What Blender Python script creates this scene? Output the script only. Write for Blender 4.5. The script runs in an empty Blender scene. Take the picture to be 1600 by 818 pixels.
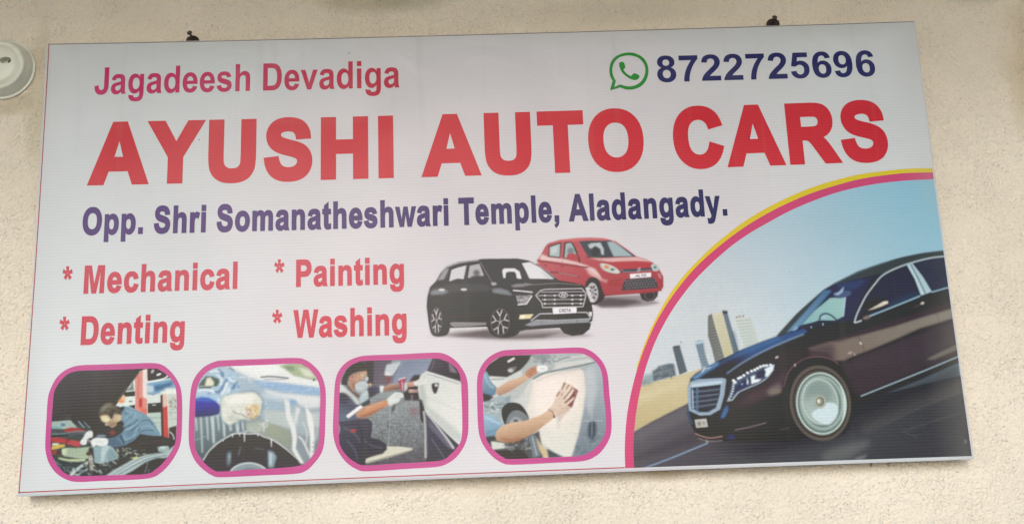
import bpy, bmesh, math, random
import numpy as np
from mathutils import Vector, Matrix
from mathutils.geometry import delaunay_2d_cdt
R = math.radians
random.seed(7)
rng = np.random.default_rng(7)
sc = bpy.context.scene
COL = sc.collection

# ------------------------------------------------------------------ camera, sky, sun, exposure
D = 0.045                                     # the board's front stands this far off the wall plane (y = 0)
F = 1513.3                                    # focal length in pixels of the 1600 px wide photograph
CAM = Vector((0.89657, -1.90123 - D, 0.00804))
BX = Matrix(((0.9990769, 0.0328139, -0.0277226),
             (-0.0202173, -0.2102340, -0.9774420),
             (-0.0379020, 0.9771003, -0.2093766)))
cam = bpy.data.objects.new('camera', bpy.data.cameras.new('camera'))
COL.objects.link(cam)
cam.matrix_world = Matrix.Translation(CAM) @ BX.to_4x4()
cam.data.sensor_width = 36.0
cam.data.lens = F / 1600 * 36.0
cam.data.clip_start = 0.05
cam.data.clip_end = 4000
sc.camera = cam

SUN_EL, SUN_AZ = R(20), R(-10)                  # azimuth measured from the outward normal (-y) towards +x
w = bpy.data.worlds.new("World")
sc.world = w
w.use_nodes = True
nt = w.node_tree
sky = nt.nodes.new('ShaderNodeTexSky')
sky.sky_type = 'NISHITA'
sky.sun_disc = False
sky.sun_elevation = SUN_EL
sky.sun_rotation = R(180) - SUN_AZ
sky.air_density = 1.0
sky.dust_density = 0.5
sky.ozone_density = 1.0
nt.links.new(sky.outputs[0], nt.nodes['Background'].inputs[0])
nt.nodes['Background'].inputs[1].default_value = 0.15
sd = bpy.data.lights.new('sun', 'SUN')
sd.energy = 0.9
sd.angle = R(22)
sd.color = (1.0, 0.985, 0.96)
sun = bpy.data.objects.new('sun', sd)
COL.objects.link(sun)
dirv = Vector((math.sin(SUN_AZ) * math.cos(SUN_EL), -math.cos(SUN_AZ) * math.cos(SUN_EL), math.sin(SUN_EL)))
sun.rotation_euler = dirv.to_track_quat('Z', 'Y').to_euler()
sun.location = dirv * 6
vs = sc.view_settings
vs.view_transform = 'Standard'
vs.look = 'None'
vs.gamma = 1
vs.use_curve_mapping = False
vs.exposure = 0.66
sc.cycles.max_bounces = 8

# ------------------------------------------------------------------ calibration of printed colours
SHEEN = np.array([0.042, 0.043, 0.045])       # veil of sky reflected in the vinyl, taken off the seen colour
GAIN = 1.24                            # seen linear value -> ink reflectance
PAPER = (0.63, 0.624, 0.638)                  # unprinted vinyl


# ------------------------------------------------------------------ small helpers
def lin(c):
    c = np.asarray(c, float)
    return np.where(c <= 0.04045, c / 12.92, ((c + 0.055) / 1.055) ** 2.4)


def hexc(h):
    h = h.lstrip('#')
    return lin([int(h[i:i + 2], 16) / 255 for i in (0, 2, 4)])


def ink(h, g=GAIN):
    c = hexc(h) if isinstance(h, str) else np.asarray(h)
    return np.clip((c - SHEEN) * g, 0.008, 0.86)


def at(px, py, y=-D):
    """point where the photograph's pixel (px, py) meets the plane at depth y"""
    d = BX @ Vector(((px - 800) / F, -(py - 409) / F, -1))
    t = (y - CAM.y) / d.y
    return CAM + d * t


# homography photo px <-> board front plane (u, v)
def homo(src, dst):
    A = []; b = []
    for (x, y), (u, v) in zip(src, dst):
        A.append([x, y, 1, 0, 0, 0, -u * x, -u * y]); b.append(u)
        A.append([0, 0, 0, x, y, 1, -v * x, -v * y]); b.append(v)
    return np.append(np.linalg.solve(np.array(A, float), np.array(b, float)), 1).reshape(3, 3)


_c = [(28.5, 770), (1519, 712), (1427.5, 33.3), (75.5, 68.8)]
_w = [at(*p) for p in _c]
P2U = homo(_c, [(q.x, q.z) for q in _w])
U2P = np.linalg.inv(P2U)


def hmap(H, pts):
    p = np.asarray(pts, float).reshape(-1, 2)
    q = np.c_[p, np.ones(len(p))] @ H.T
    return q[:, :2] / q[:, 2:]


def zc(x0, y0, s):
    """traced coordinates of an enlarged crop -> photo px"""
    return lambda pts: [(x0 + x / s, y0 + y / s) for x, y in pts]


def smooth(pts, n=6, closed=True):
    pts = [np.array(p, float) for p in pts]
    out = []
    N = len(pts)
    rngi = range(N) if closed else range(N - 1)
    for i in rngi:
        if closed:
            p0, p1, p2, p3 = pts[i - 1], pts[i], pts[(i + 1) % N], pts[(i + 2) % N]
        else:
            p0, p1, p2, p3 = pts[max(i - 1, 0)], pts[i], pts[i + 1], pts[min(i + 2, N - 1)]
        for k in range(n):
            t = k / n
            out.append(tuple(0.5 * ((2 * p1) + (-p0 + p2) * t + (2 * p0 - 5 * p1 + 4 * p2 - p3) * t * t
                                    + (-p0 + 3 * p1 - 3 * p2 + p3) * t ** 3)))
    if not closed:
        out.append(tuple(pts[-1]))
    return out


def link(name, me, parent=None, mats=()):
    o = bpy.data.objects.new(name, me)
    COL.objects.link(o)
    for m in mats:
        me.materials.append(m)
    if parent is not None:
        o.parent = parent
    return o


def empty(name, loc):
    o = bpy.data.objects.new(name, None)
    o.empty_display_size = 0.05
    o.location = loc
    COL.objects.link(o)
    return o


def tag(o, label, cat=None, group=None, kind=None):
    if label: o['label'] = label
    if cat: o['category'] = cat
    if group: o['group'] = group
    if kind: o['kind'] = kind
    return o


# ------------------------------------------------------------------ node helpers
class NT:
    def __init__(s, name):
        s.m = bpy.data.materials.new(name)
        s.m.use_nodes = True
        s.t = s.m.node_tree
        s.b = s.t.nodes['Principled BSDF']

    def n(s, typ, **kw):
        nd = s.t.nodes.new('ShaderNode' + typ)
        for k, v in kw.items():
            if k.startswith('i_'):
                nd.inputs[k[2:].replace('_', ' ')].default_value = v
            else:
                setattr(nd, k, v)
        return nd

    def l(s, a, b):
        s.t.links.new(a, b)

    def math(s, op, a, b=None, c=None, clamp=False):
        nd = s.t.nodes.new('ShaderNodeMath')
        nd.operation = op
        nd.use_clamp = clamp
        for i, v in enumerate((a, b, c)):
            if v is None: continue
            if isinstance(v, (int, float)):
                nd.inputs[i].default_value = v
            else:
                s.l(v, nd.inputs[i])
        return nd.outputs[0]

    def mix(s, fac, a, b, blend='MIX'):
        nd = s.t.nodes.new('ShaderNodeMix')
        nd.data_type = 'RGBA'
        nd.blend_type = blend
        for i, v in ((0, fac), (6, a), (7, b)):
            if isinstance(v, (int, float)):
                nd.inputs[i].default_value = v
            elif isinstance(v, (tuple, list, np.ndarray)):
                nd.inputs[i].default_value = (*[float(x) for x in v][:3], 1)
            else:
                s.l(v, nd.inputs[i])
        return nd.outputs[2]

    def maprange(s, v, a, b, c=0.0, d=1.0, smoothstep=False):
        nd = s.t.nodes.new('ShaderNodeMapRange')
        if smoothstep: nd.interpolation_type = 'SMOOTHSTEP'
        s.l(v, nd.inputs[0])
        for i, x in zip((1, 2, 3, 4), (a, b, c, d)):
            nd.inputs[i].default_value = x
        return nd.outputs[0]


def print_material(name, color, image=None, rough=0.36, weave=1.0, ramp=None):
    """ink on ribbed flex vinyl: fine horizontal threads, faint vertical ones, specks, slight waviness"""
    k = NT(name)
    tc = k.n('TexCoord').outputs['Object']
    sep = k.n('SeparateXYZ')
    k.l(tc, sep.inputs[0])
    x, z = sep.outputs[0], sep.outputs[2]
    big = k.n('TexNoise', i_Scale=1.4, i_Detail=2.0)
    k.l(tc, big.inputs['Vector'])
    # horizontal threads
    ph = k.math('ADD', k.math('MULTIPLY', z, 2 * math.pi / 0.0061), k.math('MULTIPLY', big.outputs[0], 9.0))
    rib = k.math('SINE', ph)
    pv = k.math('ADD', k.math('MULTIPLY', x, 2 * math.pi / 0.0047), k.math('MULTIPLY', big.outputs[0], 7.0))
    vrib = k.math('SINE', pv)
    # where threads show: uneven patches
    pn = k.n('TexNoise', i_Scale=2.6, i_Detail=2.0)
    mp = k.n('Mapping')
    mp.inputs['Scale'].default_value = (0.6, 1, 1.5)
    k.l(tc, mp.inputs[0]); k.l(mp.outputs[0], pn.inputs['Vector'])
    patch = k.maprange(pn.outputs[0], 0.35, 0.65, 0.35, 1.0)
    high = k.maprange(z, 0.62, 0.85, 1.0, 0.25)
    vpatch = k.math('MULTIPLY', k.maprange(pn.outputs[0], 0.5, 0.68, 0.0, 1.0), high)
    tn = k.n('TexNoise', i_Scale=1.0, i_Detail=3.0)
    mt = k.n('Mapping')
    mt.inputs['Scale'].default_value = (8, 1, 420)
    k.l(tc, mt.inputs[0]); k.l(mt.outputs[0], tn.inputs['Vector'])
    streak = k.math('SUBTRACT', tn.outputs[0], 0.5)
    h = k.math('MULTIPLY', k.math('ADD', k.math('MULTIPLY', rib, 0.5), k.math('MULTIPLY', streak, 1.2)),
               k.math('MULTIPLY', patch, high))
    h2 = k.math('ADD', h, k.math('MULTIPLY', k.math('MULTIPLY', vrib, vpatch), 0.30))
    if image is not None:
        ti = k.n('TexImage', interpolation='Cubic', extension='EXTEND')
        ti.image = image
        uv = k.n('UVMap')
        k.l(uv.outputs[0], ti.inputs[0])
        base = ti.outputs[0]
    else:
        rgb = k.n('RGB')
        rgb.outputs[0].default_value = (*[float(c) for c in color], 1)
        base = rgb.outputs[0]
        if ramp is not None:                  # tone changing along the line: ink gradient, and painted glare in the address
            xa, xb = at(ramp[1], 300).x - ROOT.x, at(ramp[2], 300).x - ROOT.x
            base = k.mix(k.maprange(x, xa, xb), base, ramp[0])
    # ink lies a little lighter on the crown of each thread
    amp = k.math('MULTIPLY', h2, 0.055 * weave)
    gain_ = k.n('VectorMath', operation='SCALE')
    k.l(base, gain_.inputs[0]); k.l(k.math('ADD', k.math('MULTIPLY', amp, 1.6), 1.0), gain_.inputs['Scale'])
    dn = k.mix(k.math('MAXIMUM', k.math('MULTIPLY', amp, 0.30), 0.0), gain_.outputs[0], (0.75, 0.76, 0.76))
    # slow unevenness, grime
    cl = k.n('TexNoise', i_Scale=3.2, i_Detail=5.0)
    k.l(tc, cl.inputs['Vector'])
    g = k.maprange(cl.outputs[0], 0.3, 0.7, 0.955, 1.03)
    gm = k.n('VectorMath', operation='SCALE')
    k.l(dn, gm.inputs[0]); k.l(g, gm.inputs['Scale'])
    # colour cast of light and camera painted in: warm centre, cooler outside, dust held along the rim
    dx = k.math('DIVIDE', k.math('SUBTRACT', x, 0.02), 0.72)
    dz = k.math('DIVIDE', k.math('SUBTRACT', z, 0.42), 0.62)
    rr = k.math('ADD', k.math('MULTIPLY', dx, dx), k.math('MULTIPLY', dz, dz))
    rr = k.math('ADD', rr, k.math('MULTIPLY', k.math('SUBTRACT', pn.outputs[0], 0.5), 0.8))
    light_tint = k.mix(k.maprange(rr, 0.1, 1.3, 1.0, 0.0, True), (0.965, 0.995, 1.0), (1.045, 0.968, 0.992))
    tinted = k.mix(1.0, gm.outputs[0], light_tint, 'MULTIPLY')
    rim = k.math('MAXIMUM', k.math('ABSOLUTE', k.math('DIVIDE', k.math('ADD', x, 0.035), 0.92)),
                 k.math('ABSOLUTE', k.math('DIVIDE', k.math('SUBTRACT', z, 0.43), 0.47)))
    rim = k.math('MULTIPLY', k.maprange(rim, 0.93, 1.0, 0.0, 1.0), k.maprange(cl.outputs[0], 0.35, 0.65, 0.02, 0.22))
    tinted = k.mix(rim, tinted, (0.36, 0.33, 0.28))
    st = k.n('TexNoise', i_Scale=1.0, i_Detail=4.0)
    ms = k.n('Mapping')
    ms.inputs['Scale'].default_value = (34, 1, 1.6)
    k.l(tc, ms.inputs[0]); k.l(ms.outputs[0], st.inputs['Vector'])
    runs = k.math('MULTIPLY', k.maprange(st.outputs[0], 0.58, 0.75, 0.0, 0.16), k.maprange(z, 0.45, 0.92, 0.15, 1.0))
    tinted = k.mix(runs, tinted, (0.34, 0.32, 0.28))
    # fly specks
    vo = k.n('TexVoronoi', i_Scale=26.0)
    k.l(tc, vo.inputs['Vector'])
    vs_ = k.n('SeparateColor')
    k.l(vo.outputs['Color'], vs_.inputs[0])
    sp = k.math('MULTIPLY', k.math('LESS_THAN', vo.outputs['Distance'], k.math('MULTIPLY', vs_.outputs[1], 0.055)),
                k.math('GREATER_THAN', vs_.outputs[0], 0.93))
    colr = k.mix(k.math('MULTIPLY', sp, 0.6), tinted, (0.07, 0.05, 0.04))
    k.l(colr, k.b.inputs['Base Color'])
    k.b.inputs['Roughness'].default_value = rough
    k.b.inputs['Specular IOR Level'].default_value = 0.27
    # relief: threads + slack of the sheet + tiny grain
    wn = k.n('TexNoise', i_Scale=3.0, i_Detail=1.0)
    k.l(tc, wn.inputs['Vector'])
    gr = k.n('TexNoise', i_Scale=700.0, i_Detail=1.0)
    k.l(tc, gr.inputs['Vector'])
    b1 = k.n('Bump', i_Strength=0.4, i_Distance=0.00022)
    k.l(k.math('ADD', h2, k.math('MULTIPLY', gr.outputs[0], 0.5)), b1.inputs['Height'])
    b2 = k.n('Bump', i_Strength=0.8, i_Distance=0.02)
    k.l(wn.outputs[0], b2.inputs['Height'])
    cr = k.n('TexNoise', i_Scale=7.0, i_Detail=2.0, i_Distortion=1.2)
    k.l(tc, cr.inputs['Vector'])
    b3 = k.n('Bump', i_Strength=0.7, i_Distance=0.012)
    k.l(k.math('MULTIPLY', cr.outputs[0], k.maprange(z, 0.72, 0.92, 0.0, 1.0)), b3.inputs['Height'])
    k.l(b2.outputs[0], b3.inputs['Normal'])
    k.l(b3.outputs[0], b1.inputs['Normal'])
    k.l(b1.outputs[0], k.b.inputs['Normal'])
    return k.m


def plain_material(name, color, rough=0.5, metal=0.0, noise=0.12, scale=60.0, bump=0.0004, rust=None):
    k = NT(name)
    tc = k.n('TexCoord').outputs['Object']
    ns = k.n('TexNoise', i_Scale=scale, i_Detail=5.0)
    k.l(tc, ns.inputs['Vector'])
    fac = k.maprange(ns.outputs[0], 0.3, 0.7)
    dark = tuple(c * (1 - noise * 2) for c in color)
    lite = tuple(min(1, c * (1 + noise)) for c in color)
    c = k.mix(fac, dark, lite)
    if rust is not None:
        n2 = k.n('TexNoise', i_Scale=scale * 2.3, i_Detail=6.0)
        k.l(tc, n2.inputs['Vector'])
        c = k.mix(k.maprange(n2.outputs[0], 0.42, 0.6), c, rust)
    k.l(c, k.b.inputs['Base Color'])
    k.b.inputs['Roughness'].default_value = rough
    k.b.inputs['Metallic'].default_value = metal
    b = k.n('Bump', i_Strength=0.6, i_Distance=bump)
    k.l(ns.outputs[0], b.inputs['Height'])
    k.l(b.outputs[0], k.b.inputs['Normal'])
    return k.m


# ------------------------------------------------------------------ the wall, an unseen slab added to shade it, unseen ground added for bounce
def wall_material():
    k = NT('cream_textured_plaster')
    tc = k.n('TexCoord').outputs['Object']
    n1 = k.n('TexNoise', i_Scale=210.0, i_Detail=2.0, i_Roughness=0.5)
    n2 = k.n('TexNoise', i_Scale=95.0, i_Detail=3.0)
    n3 = k.n('TexNoise', i_Scale=2.2, i_Detail=5.0)
    vo = k.n('TexVoronoi', i_Scale=150.0)
    n5 = k.n('TexNoise', i_Scale=14.0, i_Detail=3.0)
    sv = k.n('TexVoronoi', i_Scale=190.0)
    sv.feature = 'SMOOTH_F1'
    sv.inputs['Smoothness'].default_value = 0.6
    for q in (n1, n2, n3, n5, vo):
        k.l(tc, q.inputs['Vector'])
    grain = k.maprange(n1.outputs[0], 0.25, 0.75)
    col = k.mix(k.maprange(n3.outputs[0], 0.3, 0.7), (0.775, 0.678, 0.556), (0.895, 0.782, 0.65))
    col = k.mix(k.math('MULTIPLY', k.math('SUBTRACT', 1.0, grain), 0.18), col, (0.45, 0.38, 0.28))
    # darker pits
    vc = k.n('SeparateColor')
    k.l(vo.outputs['Color'], vc.inputs[0])
    pit = k.math('MULTIPLY', k.maprange(vo.outputs['Distance'], 0.30, 0.12),
                 k.math('GREATER_THAN', vc.outputs[0], 0.62))
    pn = k.maprange(n5.outputs[0], 0.40, 0.62, 0.25, 1.0)
    col = k.mix(k.math('MULTIPLY', k.math('MULTIPLY', pit, pn), 0.42), col, (0.26, 0.20, 0.14))
    sep = k.n('SeparateXYZ')
    k.l(tc, sep.inputs[0])
    x, z = sep.outputs[0], sep.outputs[2]

    def blob(cx, cz, rx, rz, amt, colour, c_in):
        dx = k.math('DIVIDE', k.math('SUBTRACT', x, cx), rx)
        dz = k.math('DIVIDE', k.math('SUBTRACT', z, cz), rz)
        d = k.math('ADD', k.math('MULTIPLY', dx, dx), k.math('MULTIPLY', dz, dz))
        d = k.math('ADD', d, k.math('MULTIPLY', k.math('SUBTRACT', n3.outputs[0], 0.5), 3.2))
        m = k.maprange(d, 1.25, 0.0, 0.0, amt, True)
        return k.mix(m, c_in, colour)
    for (px, py, rx, rz, amt, colour) in (
            (575, -12, 0.16, 0.055, 0.55, (0.42, 0.36, 0.22)),
            (655, -14, 0.10, 0.05, 0.35, (0.34, 0.30, 0.22)),
            (1660, 70, 0.15, 0.24, 0.6, (0.52, 0.36, 0.16)),
            (1510, -30, 0.22, 0.07, 0.5, (0.42, 0.33, 0.2)),
            (1605, 170, 0.05, 0.09, 0.35, (0.52, 0.40, 0.22)),
            (62, 130, 0.03, 0.16, 0.30, (0.42, 0.36, 0.20)),  # shade between the fitting and the board, painted into the wall colour
            (12, 160, 0.06, 0.03, 0.45, (0.42, 0.33, 0.18)),
            (1045, 738, 0.05, 0.018, 0.35, (0.36, 0.25, 0.14)),
            (950, 20, 0.25, 0.03, 0.12, (0.4, 0.33, 0.2)),
            (1361, 725, 0.004, 0.006, 0.8, (0.15, 0.1, 0.08)), (1388, 724, 0.006, 0.008, 0.6, (0.2, 0.14, 0.1)),
            (750, 760, 0.09, 0.02, 0.15, (0.5, 0.36, 0.22)), (1585, 420, 0.10, 0.20, 0.10, (0.5, 0.42, 0.3))):
        q = at(px, py, 0)
        col = blob(q.x, q.z, rx, rz, amt, colour, col)
    k.l(col, k.b.inputs['Base Color'])
    k.b.inputs['Roughness'].default_value = 0.85
    k.b.inputs['Specular IOR Level'].default_value = 0.25
    hh = k.math('ADD', k.math('MULTIPLY', grain, 0.7), k.math('MULTIPLY', n2.outputs[0], 0.9))
    wv = k.n('VectorMath', operation='ADD')
    wn_ = k.n('TexNoise', i_Scale=60.0, i_Detail=2.0)
    k.l(tc, wn_.inputs['Vector'])
    ws = k.n('VectorMath', operation='SCALE')
    ws.inputs['Scale'].default_value = 0.012
    k.l(wn_.outputs['Color'], ws.inputs[0]); k.l(tc, wv.inputs[0]); k.l(ws.outputs[0], wv.inputs[1]); k.l(wv.outputs[0], sv.inputs['Vector'])
    hh = k.math('ADD', k.math('MULTIPLY', hh, 0.45), k.math('MULTIPLY', sv.outputs['Distance'], -1.1))
    hh = k.math('MULTIPLY', hh, k.maprange(n5.outputs[0], 0.3, 0.7, 0.65, 1.25))
    hh = k.math('SUBTRACT', hh, k.math('MULTIPLY', pit, 0.35))
    b = k.n('Bump', i_Strength=1.0, i_Distance=0.0027)
    k.l(hh, b.inputs['Height'])
    b2 = k.n('Bump', i_Strength=0.5, i_Distance=0.02)
    n4 = k.n('TexNoise', i_Scale=4.0, i_Detail=2.0)
    k.l(tc, n4.inputs['Vector'])
    k.l(n4.outputs[0], b2.inputs['Height'])
    k.l(b2.outputs[0], b.inputs['Normal'])
    k.l(b.outputs[0], k.b.inputs['Normal'])
    return k.m


def box(bm, x0, x1, y0, y1, z0, z1):
    v = [bm.verts.new(p) for p in ((x0, y0, z0), (x1, y0, z0), (x1, y1, z0), (x0, y1, z0),
                                   (x0, y0, z1), (x1, y0, z1), (x1, y1, z1), (x0, y1, z1))]
    for f in ((3, 2, 1, 0), (4, 5, 6, 7), (0, 1, 5, 4), (1, 2, 6, 5), (2, 3, 7, 6), (3, 0, 4, 7)):
        bm.faces.new([v[i] for i in f])
    return v


def bm_mesh(name, bm):
    me = bpy.data.meshes.new(name)
    bm.normal_update()
    bm.to_mesh(me)
    bm.free()
    return me


SLAB_Z, SLAB_L = 1.52, 2.35
bm = bmesh.new()
box(bm, -2.2, 4.2, 0.0, 0.2, -1.70, SLAB_Z)
wall = link('wall', bm_mesh('wall', bm), None, [wall_material()])
tag(wall, 'cream wall of rough stippled plaster behind the signboard', 'wall', kind='structure')

bm = bmesh.new()  # unseen slab, added to darken the top of wall and board
box(bm, -2.2, 4.2, -SLAB_L, 0.2, SLAB_Z + 0.001, SLAB_Z + 0.14)
shade_slab = link('unseen_shade_slab', bm_mesh('unseen_shade_slab', bm), None,
            [plain_material('shade_slab_grey', (0.50, 0.50, 0.48), 0.85, scale=8)])
tag(shade_slab, 'unseen flat slab added above the wall to shade it', kind='structure')

bm = bmesh.new()  # unseen ground, added to bounce light up at the board
vv = [bm.verts.new(p) for p in ((-1500, -1500, -1.70), (1500, -1500, -1.70), (1500, 0.2, -1.70), (-1500, 0.2, -1.70))]
bm.faces.new(vv)
ground = link('ground', bm_mesh('ground', bm), None,
              [plain_material('bounce_ground_grey', (0.36, 0.365, 0.36), 0.9, scale=1.5, bump=0.002)])
tag(ground, 'unseen pale ground added to bounce light onto the wall', kind='structure')

# ------------------------------------------------------------------ board
ROOT = at(800, 741)
ROOT = Vector((ROOT.x, 0.0, ROOT.z))
sign = empty('signboard', ROOT)
tag(sign, 'white printed garage signboard with red title, car pictures and blue lettering hung on the wall', 'sign')
def loc3(u, y, v):
    return (u - ROOT.x, y, v - ROOT.z)


def edge(p, q, bow, n=24, ends=True):
    """pixels along an edge that bows by `bow` px in the middle"""
    out = []
    for i in range(n):
        t = i / n
        s = 4 * t * (1 - t)
        out.append((p[0] + (q[0] - p[0]) * t + bow[0] * s, p[1] + (q[1] - p[1]) * t + bow[1] * s))
    return out


BL, BR, TR, TL = _c
outline = edge(BL, BR, (0, -2.2)) + edge(BR, TR, (-1.5, 0)) + edge(TR, TL, (0, 2.6)) + edge(TL, BL, (2.0, 0))
on = [0] * 24 + [1] * 24 + [2] * 24 + [3] * 24
front = hmap(P2U, outline)
cx, cz_ = front.mean(0)


def ring(expand, y):
    out = []
    N = len(front)
    for i in range(N):
        s = on[i]
        t = (i % 24) / 24
        e = {0: (0, -expand[0]), 1: (expand[1], 0), 2: (0, expand[2]), 3: (-expand[3] * (1.0 if t < .35 else max(0.3, 1.6 - 1.7 * t)), 0)}[s]
        ex, ez = e
        if i % 24 == 0:                       # corner: add the previous side's outward push
            p = {0: (-expand[3] * .3, 0), 1: (0, -expand[0]), 2: (expand[1], 0), 3: (0, expand[2])}[s]
            ex += p[0]; ez += p[1]
        out.append(loc3(front[i][0] + ex, y, front[i][1] + ez))
    return out


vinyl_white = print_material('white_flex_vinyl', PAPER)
bm = bmesh.new()
r0 = [bm.verts.new(loc3(p[0], -D, p[1])) for p in front]
r1 = [bm.verts.new(p) for p in ring((0.0030, 0.0024, 0.0006, 0.0028), -D + 0.0006)]
r2 = [bm.verts.new(p) for p in ring((0.0062, 0.0042, 0.0010, 0.0042), -D + 0.0022)]
r3 = [bm.verts.new(p) for p in ring((0.0060, 0.0042, 0.0010, 0.0042), -0.016)]
N = len(r0)
bm.faces.new(r0)
for a, b in ((r0, r1), (r1, r2), (r2, r3)):
    for i in range(N):
        j = (i + 1) % N
        bm.faces.new((a[i], b[i], b[j], a[j]))
bm.faces.new(list(reversed(r3)))
bmesh.ops.recalc_face_normals(bm, faces=bm.faces)
panel = link('panel', bm_mesh('panel', bm), sign, [vinyl_white])
# steel frame behind, between panel and wall
steel = plain_material('primed_steel', (0.25, 0.22, 0.20), 0.6, 0.3, rust=(0.16, 0.07, 0.03))
u0, u1 = front[:, 0].min() + .02, front[:, 0].max() - .02
v0, v1 = front[:, 1].min() + .02, front[:, 1].max() - .02
for (a, b, c, d) in ((u0, u1, v0, v0 + .025), (u0, u1, v1 - .025, v1),
                     (u0, u0 + .025, v0 + .0251, v1 - .0251), (u1 - .025, u1, v0 + .0251, v1 - .0251)):
    bm = bmesh.new()
    box(bm, a - ROOT.x, b - ROOT.x, -0.0158, -0.001, c - ROOT.z, d - ROOT.z)
    link('frame_bar', bm_mesh('frame_bar', bm), sign, [steel])


# ------------------------------------------------------------------ flat shapes of print
def winding(polys, pts, evenodd):
    pts = np.asarray(pts, float)
    acc = np.zeros(len(pts), int)
    for p in polys:
        p = np.asarray(p, float)
        lo, hi = p.min(0), p.max(0)
        sel = np.where((pts[:, 0] >= lo[0]) & (pts[:, 0] <= hi[0]) & (pts[:, 1] >= lo[1]) & (pts[:, 1] <= hi[1]))[0]
        if not len(sel): continue
        q = pts[sel]
        a, b = p, np.roll(p, -1, 0)
        w_ = np.zeros(len(q), int)
        for (xa, ya), (xb, yb) in zip(a, b):
            if ya == yb: continue
            hit = ((ya <= q[:, 1]) != (yb <= q[:, 1])) & (xa + (q[:, 1] - ya) / (yb - ya) * (xb - xa) > q[:, 0])
            w_ += np.where(hit, 1 if yb > ya else -1, 0)
        acc[sel] += w_
    return (acc % 2 != 0) if evenodd else (acc != 0)


def filled(polys, evenodd=True):
    """closed contours in (u, v) -> verts, triangles (constrained triangulation, kept where inside)"""
    vs_, es = [], []
    for p in polys:
        n0 = len(vs_)
        vs_ += [Vector((float(q[0]), float(q[1]))) for q in p]
        es += [(n0 + i, n0 + (i + 1) % len(p)) for i in range(len(p))]
    V, _, Fc, *_r = delaunay_2d_cdt(vs_, es, [], 0, 1e-5)
    V = [(v.x, v.y) for v in V]
    Fc = [tuple(f) for f in Fc]
    A = np.array(V)
    cen = np.array([A[list(f)].mean(0) for f in Fc])
    keep = winding(polys, cen, evenodd)
    Fc = [f for f, k_ in zip(Fc, keep) if k_]
    used = sorted({i for f in Fc for i in f})
    m = {i: j for j, i in enumerate(used)}
    return [V[i] for i in used], [tuple(m[i] for i in f) for f in Fc]


def sheet(name, polys_px, mat, layer, parent, uvbox=None, label=None, evenodd=True):
    """flat print: contours in photo px laid on the board's front, `layer` quarter-millimetres proud"""
    S = 100.0
    polys = [hmap(P2U, p) * S for p in polys_px]
    vs_, fs = filled(polys, evenodd)
    y = -D - 0.00025 * layer
    me = bpy.data.meshes.new(name)
    me.from_pydata([loc3(v[0] / S, y, v[1] / S) for v in vs_], [], fs)
    bm = bmesh.new(); bm.from_mesh(me)
    for f in bm.faces:
        f.normal_update()
        if f.normal.y > 0:
            f.normal_flip()
    bm.to_mesh(me); bm.free()
    if uvbox is not None:
        ul = me.uv_layers.new(name='UVMap')
        a, b, c, d = uvbox
        for l in me.loops:
            v = vs_[l.vertex_index]
            ul.data[l.index].uv = ((v[0] / S - a) / (c - a), (v[1] / S - b) / (d - b))
    o = link(name, me, parent, [mat])
    if label: o['label'] = label
    return o


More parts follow.
